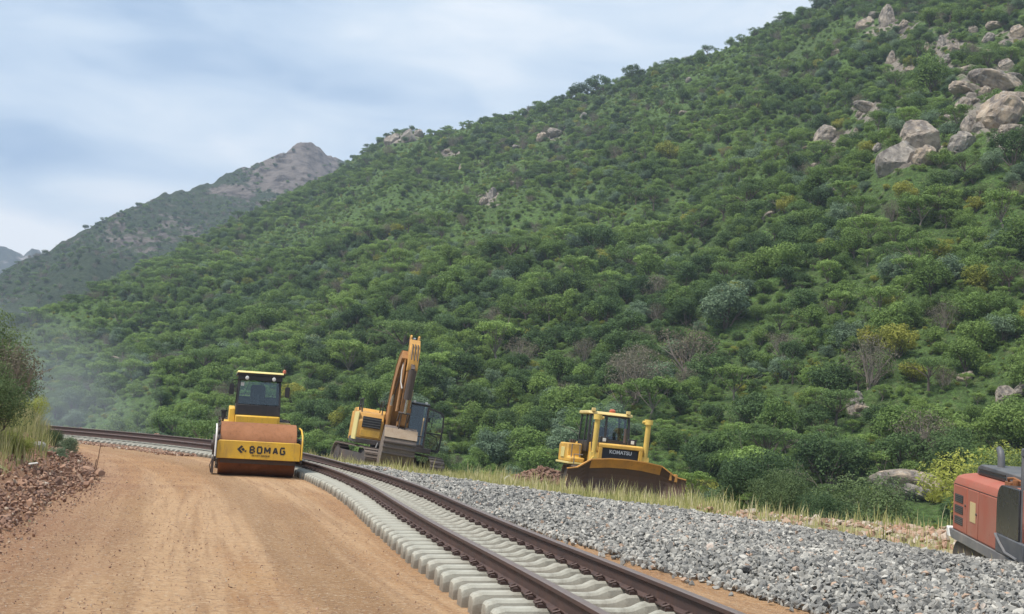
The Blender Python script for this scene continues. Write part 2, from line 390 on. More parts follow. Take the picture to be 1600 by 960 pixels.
def leaf_mat(name, a, bcol, tr=.34):
    m, nt, b = newmat(name); oi = nt.nodes.new('ShaderNodeObjectInfo').outputs['Random']
    at_ = nt.nodes.new('ShaderNodeAttribute'); at_.attribute_name = 'tone'
    c = mixc(nt, oi, tuple(v * .72 for v in a), tuple(v * 1.22 for v in bcol))
    ps = nt.nodes.new('ShaderNodeNewGeometry').outputs['Position']
    c = mixc(nt, ramp(nt, noise(nt, ps, .045, 4, .6), [(.46, 0.), (.64, .45)]), c, (bcol[0] * 1.5, bcol[1] * 1.35, bcol[2] * 1.2))
    c = mixc(nt, ramp(nt, noise(nt, ps, 9., 2, .6), [(.45, 0.), (.6, .35)]), c, tuple(v * 1.5 for v in bcol))
    c = mixc(nt, math_n(nt, 'MULTIPLY', at_.outputs['Fac'], .55), c, tuple(x * .55 for x in a))
    L(nt, c, b.inputs['Base Color']); b.inputs['Roughness'].default_value = .75; b.inputs['Specular IOR Level'].default_value = .18
    t = nt.nodes.new('ShaderNodeBsdfTranslucent'); L(nt, c, t.inputs[0])
    mx = nt.nodes.new('ShaderNodeMixShader'); mx.inputs[0].default_value = tr
    L(nt, b.outputs[0], mx.inputs[1]); L(nt, t.outputs[0], mx.inputs[2]); L(nt, mx.outputs[0], nt.nodes['Material Output'].inputs[0])
    return m
M['bark'] = paint('bark', (.13, .10, .08), .95, .4, (.22, .19, .16))
M['barkpale'] = paint('pale_bark', (.25, .21, .17), .95, .4, (.15, .12, .1))
def grass_mat(name, stops):
    m, nt, b = newmat(name); a = nt.nodes.new('ShaderNodeAttribute'); a.attribute_name = 'tone'
    c = ramp(nt, a.outputs['Fac'], stops)
    L(nt, c, b.inputs['Base Color']); b.inputs['Roughness'].default_value = .8; b.inputs['Specular IOR Level'].default_value = .2
    t = nt.nodes.new('ShaderNodeBsdfTranslucent'); L(nt, c, t.inputs[0])
    mx = nt.nodes.new('ShaderNodeMixShader'); mx.inputs[0].default_value = .3
    L(nt, b.outputs[0], mx.inputs[1]); L(nt, t.outputs[0], mx.inputs[2]); L(nt, mx.outputs[0], nt.nodes['Material Output'].inputs[0])
    return m
M['grass'] = grass_mat('verge_grass', [(0, (.14, .17, .05)), (.35, (.30, .31, .10)), (.7, (.48, .44, .19)), (1, (.66, .58, .36))])
M['bankgrass'] = grass_mat('bank_grass', [(0, (.11, .14, .05)), (.35, (.24, .27, .09)), (.7, (.40, .38, .17)), (1, (.58, .51, .30))])

# ------------------------------------------------------------------ layout curves (metres; x right, y ahead)
def curve(pts, step=.1, sig=12):
    P = np.array(pts, float); d = np.r_[0, np.cumsum(np.linalg.norm(np.diff(P, axis=0), axis=1))]
    s = np.arange(0, d[-1], step); Q = np.c_[np.interp(s, d, P[:, 0]), np.interp(s, d, P[:, 1])]
    k = np.exp(-.5 * (np.arange(-3 * sig, 3 * sig + 1) / sig) ** 2); k /= k.sum()
    R = np.empty_like(Q)
    for j in (0, 1):
        q = Q[:, j]; a = 2 * q[0] - q[1:3 * sig + 1][::-1]; b = 2 * q[-1] - q[-3 * sig - 1:-1][::-1]
        R[:, j] = np.convolve(np.r_[a, q, b], k, 'valid')
    return R
NEAR = curve([(2.55, -14), (2.35, -4), (2.0, 1), (1.45, 5), (.95, 7.4), (.61, 8.75), (.17, 10.75), (-.12, 11.9), (-.46, 13.1), (-1.26, 16.6), (-2.63, 23.0), (-4.24, 28.9), (-5.95, 33.8),
              (-7.9, 37.5), (-10.15, 40.85), (-12.6, 44.0), (-15.6, 47.1), (-20.3, 50.9), (-26, 54.5), (-40, 61)], sig=18)
FARE = curve([(16, -8), (12, 3), (9.6, 9), (8.0, 14), (7.3, 16.5), (6.5, 19.3), (5.1, 21.7), (3.1, 25.3), (.3, 30.0), (-2.8, 35.1), (-6, 40.2), (-10, 45.7), (-14.5, 50.7), (-20, 55.7), (-28, 60.5), (-40, 67)], step=.25)
NEARE = curve([(9, -8), (6.6, 3), (5, 7), (3.6, 10), (3.0, 11.5), (2.32, 13.07), (1.8, 14.6), (1.15, 16.8), (.35, 19.4), (-.5, 22), (-1.3, 25), (-2.5, 29), (-4.15, 33.5), (-6.4, 38.3), (-9.5, 43), (-13.5, 47.5), (-19, 52.5), (-28, 58), (-40, 64)], step=.25, sig=5)
LEFTE = curve([(-3.5, -14), (-3.6, 0), (-4.2, 7), (-5.4, 12.5), (-7.0, 19), (-8.0, 23.0), (-9.2, 26.5), (-11.5, 32.5), (-14.6, 39.3), (-16.8, 43), (-21, 46.8), (-27, 50), (-40, 55)], step=.25, sig=5)
def sdist(P, Cv, sub=1):
    """signed distance of points to a curve running away from the camera; positive on its right"""
    P = np.asarray(P, float); Cc = Cv[::sub]; out = np.empty(len(P)); T = np.gradient(Cc, axis=0)
    for i in range(0, len(P), 20000):
        q = P[i:i + 20000]; d = ((q[:, None, :] - Cc[None]) ** 2).sum(2); k = d.argmin(1)
        t = T[k]; v = q - Cc[k]; c = t[:, 1] * v[:, 0] - t[:, 0] * v[:, 1]
        out[i:i + 20000] = np.sqrt(d[np.arange(len(q)), k]) * np.sign(c)
    return out
def ground_z(x, y):
    x = np.atleast_1d(np.asarray(x, float)); y = np.atleast_1d(np.asarray(y, float)); P = np.c_[x, y]
    e = sdist(P, FARE, 2); l = -sdist(P, LEFTE, 2)
    z = np.zeros(len(x))
    z -= .65 * smooth01(e / 9.0) * (1 - .65 * smooth01((x - 2) / 4) * smooth01((36 - y) / 8))
    z -= .30 * np.exp(-((x - 9) ** 2 + (y - 18.5) ** 2) / 14) * (e > -2) * smooth01((e + .3) / 2)
    e0 = 7.5 + 2.6 * smooth01((x - 4) / 4) * smooth01((38 - y) / 8) + 5.5 * np.exp(-((x - 4) ** 2 + (y - 43) ** 2) / 100.) + 2 * np.exp(-((x + 5) ** 2 + (y - 50) ** 2) / 60.) + fbm(x * .25, y * .25, 3) * 1.2
    z -= 6.5 * smooth01((e - e0) / 13.)
    z += fbm(x * .9, y * .9, 3) * .09 * smooth01((e - .5) / 2)
    bank = 1.15 * smooth01(l / 2.6) + 1.2 * smooth01((l - 2) / 7) + .5 * smooth01((l - 9) / 20)
    bank *= smooth01((62 - np.hypot(x, y)) / 10)
    z += bank * (1 + .25 * fbm(x * .4, y * .4, 3)) + fbm(x * 1.1, y * 1.1, 3) * .12 * smooth01(l / 2)
    return z

# ground: one polar sheet to the horizon
angs = np.radians(np.r_[np.arange(-180, -40, 3), np.arange(-40, 40, .25), np.arange(40, 180, 3)])
rads = np.r_[[.3], np.geomspace(1.0, 90, 300), np.geomspace(95, 1950, 30)]
A, R_ = np.meshgrid(angs, rads); X = (R_ * np.sin(A)).ravel(); Y = (R_ * np.cos(A)).ravel()
Z = ground_z(X, Y)
Z = np.where(R_.ravel() > 90, -6.5, Z)
na, nr = len(angs), len(rads)
def gridF(nr, na, wrap=False):
    i, j = np.meshgrid(np.arange(nr - 1), np.arange(na if wrap else na - 1), indexing='ij'); j2 = (j + 1) % na
    return np.stack([i * na + j, (i + 1) * na + j, (i + 1) * na + j2, i * na + j2], -1).reshape(-1, 4)
me = np_mesh('ground', np.c_[X, Y, Z], gridF(nr, na, True)[:, ::-1], M['earth'], True)
tag(link('ground', me), 'earth and scrub ground of the railway bench', kind='structure')

# dirt road sheet between the left bank and the ballast
NS, NT = 700, 60
def resample(Cv, n):
    d = np.r_[0, np.cumsum(np.linalg.norm(np.diff(Cv, axis=0), axis=1))]; s = np.linspace(0, d[-1], n)
    return np.c_[np.interp(s, d, Cv[:, 0]), np.interp(s, d, Cv[:, 1])], s
def match(Cv, n):      # same number of stations, chosen by a common far-to-near ordering
    return resample(Cv, n)[0]
A0 = NEAR[::1]; Tn = np.gradient(A0, axis=0); Tn /= np.linalg.norm(Tn, axis=1)[:, None]; Nn = np.c_[Tn[:, 1], -Tn[:, 0]]
idx = np.linspace(0, len(A0) - 1, NS).astype(int)
base = A0[idx]; nn = Nn[idx]
le = np.empty(NS); re = np.empty(NS)
for i in range(NS):
    v = LEFTE - base[i]; al = v @ np.array([nn[i][1], -nn[i][0]]); la = v @ nn[i]; ok = la < 0
    k = np.where(ok)[0][np.abs(al[ok]).argmin()]; le[i] = la[k]
    v = NEARE - base[i]; al = v @ np.array([nn[i][1], -nn[i][0]]); la = v @ nn[i]; ok = la > 0
    k = np.where(ok)[0][np.abs(al[ok]).argmin()]; re[i] = la[k]
ks = np.ones(15) / 15
le = np.convolve(np.pad(le, 7, 'edge'), ks, 'valid'); re = np.convolve(np.pad(re, 7, 'edge'), ks, 'valid')
tt = np.linspace(0, 1, NT)
OFF = (le - 1.7)[:, None] * (1 - tt) + (re + .5)[:, None] * tt
PX = base[:, None, 0] + nn[:, None, 0] * OFF; PY = base[:, None, 1] + nn[:, None, 1] * OFF
s_al = idx * .1
gz = np.maximum(0, ground_z(PX.ravel(), PY.ravel())).reshape(NS, NT); gz = np.where(OFF < -1.2, gz, 0)
zz = gz + .012 + .012 * fbm(PX.ravel() * 1.7, PY.ravel() * 1.7, 3).reshape(NS, NT) + .02 * np.maximum(0, fbm((OFF * 1.3).ravel(), (s_al[:, None] * .03 + 0 * OFF).ravel(), 2).reshape(NS, NT))
under = smooth01((OFF + 1.6) / .6); zz = zz * (1 - under) + .006 * under
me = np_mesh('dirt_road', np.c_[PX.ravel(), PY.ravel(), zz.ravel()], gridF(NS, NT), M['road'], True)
uvl = me.uv_layers.new(name='UVMap')
vi = np.empty(len(me.loops), np.int32); me.loops.foreach_get('vertex_index', vi)
UU = np.c_[np.repeat(s_al, NT), np.tile(tt, NS)]
uvl.data.foreach_set('uv', np.c_[UU[vi, 0], UU[vi, 1]].astype(np.float32).ravel())
tag(link('dirt_road', me), 'compacted orange dirt road beside the railway track', kind='structure')

# ------------------------------------------------------------------ hills
def sil(pts):
    a = np.array([azel(*p) for p in pts]); i = a[:, 0].argsort(); return a[i, 0], a[i, 1]
def by_px(pts):
    a = np.array([(azel(x, 600)[0], v) for x, v in pts]); i = a[:, 0].argsort(); return a[i, 0], a[i, 1]
class Hill:
    def __init__(s, silh, rb, rr, zb, p, amp, seed, gull):
        s.sa, s.st = sil(silh); s.rb = by_px(rb); s.rr = by_px(rr); s.zb = zb; s.p = p; s.amp = amp; s.sd = seed; s.g = gull
    def rng(s, a): return np.interp(a, *s.rb), np.interp(a, *s.rr)
    def z(s, a, r):
        rb, rr = s.rng(a); te = np.interp(a, s.sa, s.st); zr = HC + te * rr
        t = (r - rb) / (rr - rb); tc = np.clip(t, 0, 1)
        z = s.zb + (zr - s.zb) * tc ** s.p
        x = r * np.sin(a); y = r * np.cos(a)
        w = np.sin(np.clip(t, 0, 1) * PI) ** .7
        k = s.g
        ridge = np.abs(fbm((a * 9 + t * 1.3 + s.sd) * 1.0, t * 1.2 + s.sd, 2))
        z = z + s.amp * w * (fbm(x / k + s.sd, y / k, 5) * .9 - ridge * 1.1 + .3)
        z = z + s.amp * .12 * fbm(x / (k * .22), y / (k * .22) + s.sd, 3) * (t > .02)
        if s.amp > 15: z = z - s.amp * .32 * smooth01((t - .45) / .3) * np.abs(fbm(x / 17, y / 17 + s.sd, 4))
        z = np.where(t > 1, z - (t - 1) * (zr - s.zb) * .8 - 0, z)
        z = np.where(t < 0, s.zb + t * 40, z)
        return z
    def mesh(s, name, mat, a0, a1, na, nr, smooth=True):
        a = np.linspace(a0, a1, na); t = np.r_[-.06, np.linspace(0, 1, nr), 1.08, 1.3, 1.6]
        T, Aa = np.meshgrid(t, a, indexing='ij'); rb, rr = s.rng(Aa); r = rb + (rr - rb) * T
        z = s.z(Aa.ravel(), r.ravel())
        V = np.c_[(r * np.sin(Aa)).ravel(), (r * np.cos(Aa)).ravel(), z]
        return np_mesh(name, V, gridF(len(t), na)[:, ::-1], mat, smooth), V, T, Aa
D2 = math.radians
HA = Hill([(2600, -420), (2000, -270), (1600, -130), (1400, -45), (1300, 3), (1200, 45), (1130, 80), (1000, 117), (900, 154), (800, 184), (740, 198), (665, 214), (648, 208), (622, 207), (600, 220), (580, 236), (555, 247),
           (500, 285), (450, 310), (400, 335), (350, 354), (300, 385), (250, 412), (200, 432), (150, 460), (100, 485), (50, 508), (0, 545), (-100, 590), (-400, 610)],
          [(2600, 60), (1600, 60), (1200, 62), (800, 74), (500, 92), (200, 120), (0, 150), (-400, 170)],
          [(2600, 330), (1600, 340), (1300, 350), (1000, 390), (800, 430), (555, 520), (350, 460), (200, 380), (0, 300), (-400, 260)],
          -6.5, 1.18, 9., 3.3, 38.)
HM = Hill([(1200, 330), (800, 300), (650, 262), (560, 248), (535, 247), (520, 243), (505, 231), (485, 222), (462, 226), (440, 237), (415, 250), (385, 258), (350, 272), (310, 289), (260, 300), (210, 320), (160, 342),
           (110, 370), (75, 390), (40, 404), (0, 426), (-100, 480), (-400, 560)],
          [(1200, 560), (600, 520), (300, 430), (0, 360), (-400, 340)], [(1200, 1000), (500, 960), (300, 860), (100, 760), (-400, 700)],
          -6.5, 1.15, 22., 8.1, 95.)
HD = Hill([(600, 520), (200, 440), (120, 402), (95, 397), (66, 391), (50, 387), (38, 396), (24, 390), (8, 384), (-8, 381), (-60, 395), (-300, 480)],
          [(600, 1200), (-300, 1200)], [(600, 1850), (-300, 1850)], -6.5, 1.1, 32., 5.5, 150.)
me, V_, T_, A_ = HA.mesh('hillside', M['hill'], D2(-38), D2(44), 620, 300)
px, py, _d = proj(V_)
ga = lambda a, b, c, d: np.exp(-((px - a) / c) ** 2 - ((py - b) / d) ** 2)
ROCKS = [(1545, 160, 60, 50), (1500, 95, 40, 30), (1480, 70, 30, 20), (1400, 45, 45, 18), (1425, 240, 45, 30), (1360, 175, 40, 16), (1400, 105, 30, 20), (1300, 215, 40, 22), (1590, 60, 30, 25), (860, 215, 24, 9), (765, 310, 18, 14), (1340, 640, 22, 16), (1430, 765, 60, 18), (1240, 745, 30, 12), (620, 215, 40, 9), (1270, 265, 14, 10), (700, 240, 30, 8), (1575, 215, 30, 20)]
rk = np.clip(sum(.85 * ga(*q) for q in ROCKS), 0, 1)
a = me.attributes.new('rock', 'FLOAT', 'POINT'); a.data.foreach_set('value', rk.astype(np.float32))
tag(link('hillside', me), 'steep green bush covered hillside above the railway', kind='structure')
me, V_, T_, A_ = HM.mesh('mountain', M['mount'], D2(-34), D2(4), 420, 220)
px, py, _d = proj(V_)
def gauss(x, y, cx, cy, sx, sy): return np.exp(-((x - cx) / sx) ** 2 - ((y - cy) / sy) ** 2)
rk = np.clip(gauss(px, py, 482, 250, 42, 36) * 1.6 + gauss(px, py, 430, 275, 40, 22) + .9 * gauss(px, py, 365, 298, 28, 9) + .5 * gauss(px, py, 430, 320, 60, 16) + .3 * gauss(px, py, 250, 360, 100, 35)
             + .25 * gauss(px, py, 180, 380, 90, 20), 0, 1)
a = me.attributes.new('rock', 'FLOAT', 'POINT'); a.data.foreach_set('value', rk.astype(np.float32))
tag(link('mountain', me), 'rocky topped mountain behind the hillside', kind='structure')
me, V_, T_, A_ = HD.mesh('distant_mountain', M['distant'], D2(-32), D2(-15), 160, 60)
tag(link('distant_mountain', me), 'far blue mountain ridge at the left edge', kind='structure')
def surf(x, y):        # height of the land at a point
    x = np.atleast_1d(x).astype(float); y = np.atleast_1d(y).astype(float)
    a = np.arctan2(x, y); r = np.hypot(x, y); z = ground_z(x, y); z = np.where(r > 90, -6.5, z)
    return np.maximum(z, HA.z(a, r))
def hit(px_, py_, hill, lo=40., hi=1400.):   # where a line of sight meets a hill
    d = ray(px_, py_); a = math.atan2(d[0], d[1]); te = d[2] / math.hypot(d[0], d[1])
    r = np.linspace(lo, hi, 3000); z = hill.z(np.full_like(r, a), r); k = np.where(z > HC + te * r)[0]
    if not len(k): return None
    rr = r[k[0]]; return np.array([rr * math.sin(a), rr * math.cos(a), z[k[0]]]), rr

# ------------------------------------------------------------------ railway track
GA = 1.067; HL = 1.02
pos = lambda s: (np.array([np.interp(s, np.arange(len(NEAR)) * .1, NEAR[:, 0]), np.interp(s, np.arange(len(NEAR)) * .1, NEAR[:, 1])]))
def cant(y): return .11 * smooth01((y - 31) / 9.)
def frame_at(s):
    p = pos(s); t = pos(s + .1) - pos(s - .1); t /= np.linalg.norm(t); return p, t, np.array([t[1], -t[0]])
track = empty('railway_track', (*pos(22.), 0))
tag(track, 'unballasted railway track of brown rails on pale concrete sleepers beside the dirt road', 'railway track')
def place(o, parent, M4):
    o.parent = parent; o.matrix_parent_inverse = parent.matrix_world.inverted() if False else Matrix.Identity(4)
    o.matrix_basis = Matrix.Translation(-Vector(parent.location)) @ M4
RP = [(-.065, 0), (.065, 0), (.065, .012), (.012, .03), (.009, .125), (.035, .138), (.036, .17), (.028, .178), (-.028, .178), (-.036, .17), (-.035, .138), (-.009, .125), (-.012, .03), (-.065, .012)]
def rail(off):
    ss = np.arange(1, len(NEAR) * .1 - 1, .25); V = []; n = len(RP)
    for s in ss:
        p, t, nn_ = frame_at(s); c = cant(p[1]); o_ = off
        for u, w in RP:
            q = p + nn_ * (o_ + u) - np.array(track.location)[:2]; V.append((q[0], q[1], .205 + w + c * (o_ + .5) / GA))
    F = [(i * n + k, i * n + (k + 1) % n, (i + 1) * n + (k + 1) % n, (i + 1) * n + k) for i in range(len(ss) - 1) for k in range(n)]
    me = np_mesh('rail', V, F, M['rail']); me.materials.append(M['railtop'])
    mi = np.zeros(len(F), np.int32); mi[[i for i in range(len(F)) if i % n in (6, 7, 8)]] = 1
    me.polygons.foreach_set('material_index', mi)
    return link('rail', me, track)
rail(0.); rail(GA)
# one sleeper: local x across the track, centred between the rails
def sleeper_mesh():
    xs = [0, .2, .27, .36, .42, .66, .93, 1.0, HL]; hs = [.145, .147, .158, .198, .206, .206, .200, .178, .155]
    bw = [.075, .075, .08, .096, .098, .098, .098, .096, .094]
    xx = [-x for x in xs[:0:-1]] + xs; hh = hs[:0:-1] + hs; ww = bw[:0:-1] + bw
    V = []
    for x, h, w in zip(xx, hh, ww):
        tw = w * .66
        V += [(x, -w, 0), (x, -w * .96, h * .55), (x, -tw - .012, h - .022), (x, -tw + .01, h), (x, tw - .01, h), (x, tw + .012, h - .022), (x, w * .96, h * .55), (x, w, 0)]
    m = MB(); n = 8; F = []
    for i in range(len(xx) - 1):
        for k in range(n): F.append((i * n + k, i * n + (k + 1) % n, (i + 1) * n + (k + 1) % n, (i + 1) * n + k))
    F += [tuple(range(n)), tuple((len(xx) - 1) * n + k for k in range(n))[::-1]]
    m.add(V, F); return m
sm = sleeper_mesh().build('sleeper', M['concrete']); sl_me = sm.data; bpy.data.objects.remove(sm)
cm = MB()
cm.box(-.035, .035, -.055, .055, 0, .03); cm.tube([(-.03, -.045, .03), (.0, -.045, .055), (.045, -.03, .04), (.045, .03, .04), (0, .045, .055), (-.03, .045, .03)], .011, 6)
co = cm.build('rail_clip', M['rail'], bevel=.003); clip_me = co.data; bpy.data.objects.remove(co)
PITCH_S = .435; SL = []
s0 = 0
for k in range(400):
    s = 20.5 + k * PITCH_S
    if s > len(NEAR) * .1 - 3: break
    SL.append(s)
def smat(s):
    p, t, nn_ = frame_at(s); c = p + nn_ * GA / 2; cz = cant(p[1])
    jit = rnd.uniform(-.022, .022); c = c + nn_ * rnd.uniform(-.018, .018)
    X3 = Vector((nn_[0], nn_[1], cz / GA)).normalized(); Y3 = Vector((t[0], t[1], 0)).normalized(); Z3 = X3.cross(Y3)
    Mx = Matrix(((X3[0], Y3[0], Z3[0], c[0]), (X3[1], Y3[1], Z3[1], c[1]), (X3[2], Y3[2], Z3[2], cz * .5), (0, 0, 0, 1)))
    return Mx @ Matrix.Rotation(jit, 4, 'Z')
vis = [s for s in SL][:100]
for i, s in enumerate(vis):
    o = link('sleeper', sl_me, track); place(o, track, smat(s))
    if i < 62:
        for cx in (-GA / 2 - .095, -GA / 2 + .095, GA / 2 - .095, GA / 2 + .095):
            c = link('rail_clip', clip_me, o); c.location = (cx, 0, .204); c.rotation_euler = (0, 0, PI if (cx + (GA / 2 if cx < 0 else -GA / 2)) < 0 else 0)
rest = MB(); lv = [v.co[:] for v in sl_me.vertices]; lf = [tuple(p.vertices) for p in sl_me.polygons]
for s in SL[100:]:
    Mx = Matrix.Translation(-Vector(track.location)) @ smat(s); rest.add([Mx @ Vector(v) for v in lv], lf)
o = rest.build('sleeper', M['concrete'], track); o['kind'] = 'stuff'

# ------------------------------------------------------------------ stones
def rock_shapes(n, seed, pts=13, squash=(1, .8, .6)):
    out = []; r = np.random.RandomState(seed)
    for i in range(n):
        bm = bmesh.new(); P = r.normal(size=(pts, 3)); P /= np.linalg.norm(P, axis=1)[:, None]; P *= r.uniform(.75, 1., (pts, 1)); P *= np.array(squash) * r.uniform(.8, 1.15, 3)
        for p in P: bm.verts.new(p)
        res = bmesh.ops.convex_hull(bm, input=bm.verts); bm.verts.ensure_lookup_table()
        bmesh.ops.delete(bm, geom=[v for v in bm.verts if not v.link_faces], context='VERTS')
        bmesh.ops.triangulate(bm, faces=bm.faces); bm.verts.index_update()
        out.append((np.array([v.co[:] for v in bm.verts]), np.array([[v.index for v in f.verts] for f in bm.faces]))); bm.free()
    return out
def rand_rot(n, r):
    q = r.normal(size=(n, 4)); q /= np.linalg.norm(q, axis=1)[:, None]; w, x, y, z = q.T
    return np.stack([1 - 2 * (y * y + z * z), 2 * (x * y - z * w), 2 * (x * z + y * w), 2 * (x * y + z * w), 1 - 2 * (x * x + z * z), 2 * (y * z - x * w),
                     2 * (x * z - y * w), 2 * (y * z + x * w), 1 - 2 * (x * x + y * y)], 1).reshape(n, 3, 3)
def stone_pile(name, P, size, mat, shapes, seed, tone=None):
    r = np.random.RandomState(seed); n = len(P); R = rand_rot(n, r); which = r.randint(0, len(shapes), n); tone = r.rand(n) if tone is None else tone
    VV = []; FF = []; TT = []; b = 0
    for k, (v, f) in enumerate(shapes):
        i = np.where(which == k)[0]
        if not len(i): continue
        q = np.einsum('nij,vj->nvi', R[i], v) * size[i][:, None, None] + P[i][:, None, :]
        VV.append(q.reshape(-1, 3)); FF.append((f[None] + (b + np.arange(len(i)) * len(v))[:, None, None]).reshape(-1, 3)); TT.append(np.repeat(tone[i], len(f))); b += len(i) * len(v)
    me = np_mesh(name, np.concatenate(VV), np.concatenate(FF), mat); face_attr(me, 'tone', np.concatenate(TT)); return me
shapes = rock_shapes(24, 5)
def ball_h(x, y):
    P = np.c_[x, y]; a = sdist(P, NEARE); b = -sdist(P, FARE)
    h = .14 * smooth01(a / .9) * smooth01((b + .25) / 1.0) + .03 * smooth01(a / 3)* smooth01(b / 2)
    return h * (1 + .45 * fbm(x * .8, y * .8, 3)), a, b
# supporting bed
sd_ = np.linspace(0, 1, 260); nb, _ = resample(NEARE, 260); tcur = nb
jn = np.array([np.linalg.norm(FARE - q, axis=1).argmin() for q in nb]); fe = FARE[jn]
fe = np.c_[np.convolve(np.pad(fe[:, 0], 4, 'edge'), np.ones(9) / 9, 'valid'), np.convolve(np.pad(fe[:, 1], 4, 'edge'), np.ones(9) / 9, 'valid')]
tv = np.linspace(-.02, 1.05, 24)
BX = nb[:, None, 0] * (1 - tv) + fe[:, None, 0] * tv; BY = nb[:, None, 1] * (1 - tv) + fe[:, None, 1] * tv
hh, aa, bb = ball_h(BX.ravel(), BY.ravel())
me = np_mesh('ballast_bed', np.c_[BX.ravel(), BY.ravel(), hh + ground_z(BX.ravel(), BY.ravel()) - .03], gridF(260, 24), M['ballast'], True)
face_attr(me, 'tone', np.full(len(me.polygons), .12)); tag(link('ballast_bed', me), 'low bank of grey ballast beside the track', kind='structure')
def in_view(x, y, z=0, mar=60):
    px, py, d = proj(np.c_[x, y, np.zeros(len(x)) + z]); return (d > 1) & (px > -mar) & (px < W + mar) & (py < H + mar * 2)
def scatter_ballast(n, smin, smax, ymin, ymax, seed, lift):
    r = np.random.RandomState(seed); out = []
    x = r.uniform(-30, 14, n); y = r.uniform(ymin, ymax, n)
    ok = in_view(x, y, .2, 250); x = x[ok]; y = y[ok]
    h, a, b = ball_h(x, y); edge = fbm(x * 1.2, y * 1.2, 3) * .35
    ok = ((a > -.05 + edge * .6) | ((a > -.42) & (r.rand(len(x)) < .03))) & (b > -.45 + edge); x, y, h, b = x[ok], y[ok], h[ok], b[ok]
    s = r.uniform(smin, smax, len(x)) * (1 + .4 * (r.rand(len(x)) > .93))
    return np.c_[x, y, np.maximum(h, 0) + ground_z(x, y) + s * .35 + r.uniform(0, lift, len(x))], s
P1, s1 = scatter_ballast(330000, .032, .060, 8.5, 22, 1, .05)
P2, s2 = scatter_ballast(280000, .036, .068, 22, 42, 2, .04)
P3, s3 = scatter_ballast(60000, .05, .085, 42, 64, 3, .02)
P = np.r_[P1, P2, P3]; sz = np.r_[s1, s2, s3]
tone = np.clip(RS.beta(2.2, 2.2, len(P)) + .0, 0, .95); tone = np.clip(tone + .22 * fbm(P[:, 0] * .7, P[:, 1] * .7, 3), 0, .95); tone[RS.rand(len(P)) > .975] = .985
me = stone_pile('ballast_stones', P, sz, M['ballast'], shapes, 4, tone)
tag(link('ballast_stones', me), 'loose crushed grey granite ballast lying right of the track', kind='stuff')
print('ballast stones', len(P))
# stones along the outer foot of the distant track
r = np.random.RandomState(9); n = 9000
s = r.uniform(57, 92, n); off = r.normal(-1.0, .28, n) ; off[off > -.55] = -.8
bp = np.array([pos(v) for v in s]); tg = np.array([frame_at(v)[2] for v in s]); q = bp + tg * off[:, None]
me = stone_pile('track_side_rubble', np.c_[q, r.uniform(.0, .07, n)], r.uniform(.03, .085, n), M['rubble'], shapes, 10, np.clip(r.beta(2, 1.6, n), 0, 1))
tag(link('track_side_rubble', me), 'earthy rubble along the foot of the distant track', kind='stuff')
# rubble windrow on the left edge of the road
n = 110000; x = r.uniform(-19, -3.2, n); y = r.uniform(8, 45, n); l = -sdist(np.c_[x, y], LEFTE)
wdt = 1.0 + .5 * fbm(x * .5, y * .5, 2)
pr = np.where(l < .35, np.exp(-((l - .35) / .42) ** 2), np.exp(-((l - .35) / (.55 * wdt)) ** 2))
ok = (r.rand(n) < pr * np.clip((30 - y) / 10 + .45, .35, 1)) & in_view(x, y, .2, 150); x, y, l = x[ok], y[ok], l[ok]
s = r.uniform(.016, .058, len(x)) * (1 + 1.3 * (r.rand(len(x)) > .97)); s *= np.where(l < .1, .55, 1)
me = stone_pile('roadside_rubble', np.c_[x, y, ground_z(x, y) + .16 * np.exp(-((l - .6) / .6) ** 2) * r.uniform(.2, 1.2, len(x)) + s * .2], s, M['rubble'], shapes, 12, np.clip(r.beta(1.5, 2.0, len(x)), 0, 1))
tag(link('roadside_rubble', me), 'red brown rubble heaped along the left edge of the dirt road', kind='stuff')
# dirt clods and pebbles scattered on the road itself
n = 60000; x = r.uniform(-14, 3, n); y = r.uniform(8, 40, n); l = -sdist(np.c_[x, y], LEFTE); q = sdist(np.c_[x, y], NEAR)
ok = (l < 0) & (q < -.62) & (r.rand(n) < np.exp(l / 1.6) + .12); x, y = x[ok], y[ok]
me = stone_pile('road_pebbles', np.c_[x, y, .018 + 0 * x], r.uniform(.004, .013, len(x)) * (1 + 1.2 * (r.rand(len(x)) > .97)), M['rubble'], shapes, 13, r.uniform(.3, .95, len(x)))
tag(link('road_pebbles', me), 'small pebbles loose on the dirt road', kind='stuff')

# individual rocks
def rock_mesh(seed, sub=3, elong=(1, .8, .75), cut=.35):
    r = np.random.RandomState(seed); bm = bmesh.new(); bmesh.ops.create_icosphere(bm, subdivisions=sub, radius=1)
    P = np.array([v.co[:] for v in bm.verts]); F = [[v.index for v in f.verts] for f in bm.faces]; bm.free()
    for k in range(9):                                       # flat joint faces
        d = r.normal(size=3); d /= np.linalg.norm(d); c = r.uniform(.45, .85); t = P @ d; P -= np.maximum(t - c, 0)[:, None] * d * .92
    n = fbm(P[:, 0] * 1.7 + seed, P[:, 1] * 1.7 + P[:, 2] * 2.3, 4); n2 = fbm(P[:, 0] * 5 + seed, P[:, 2] * 5 + P[:, 1] * 3, 3)
    P *= (1 + .10 * n + .05 * n2 - .07 * (np.abs(n) < .05))[:, None]; P *= np.array(elong)
    return np_mesh('boulder', P, F, M['boulder'], False)
RM = [rock_mesh(20 + i, 4, e) for i, e in enumerate([(1, .8, .75), (1.2, .8, .6), (.8, .8, 1.0), (1.4, .9, .5), (1, 1, .85), (.7, .8, 1.15)])]
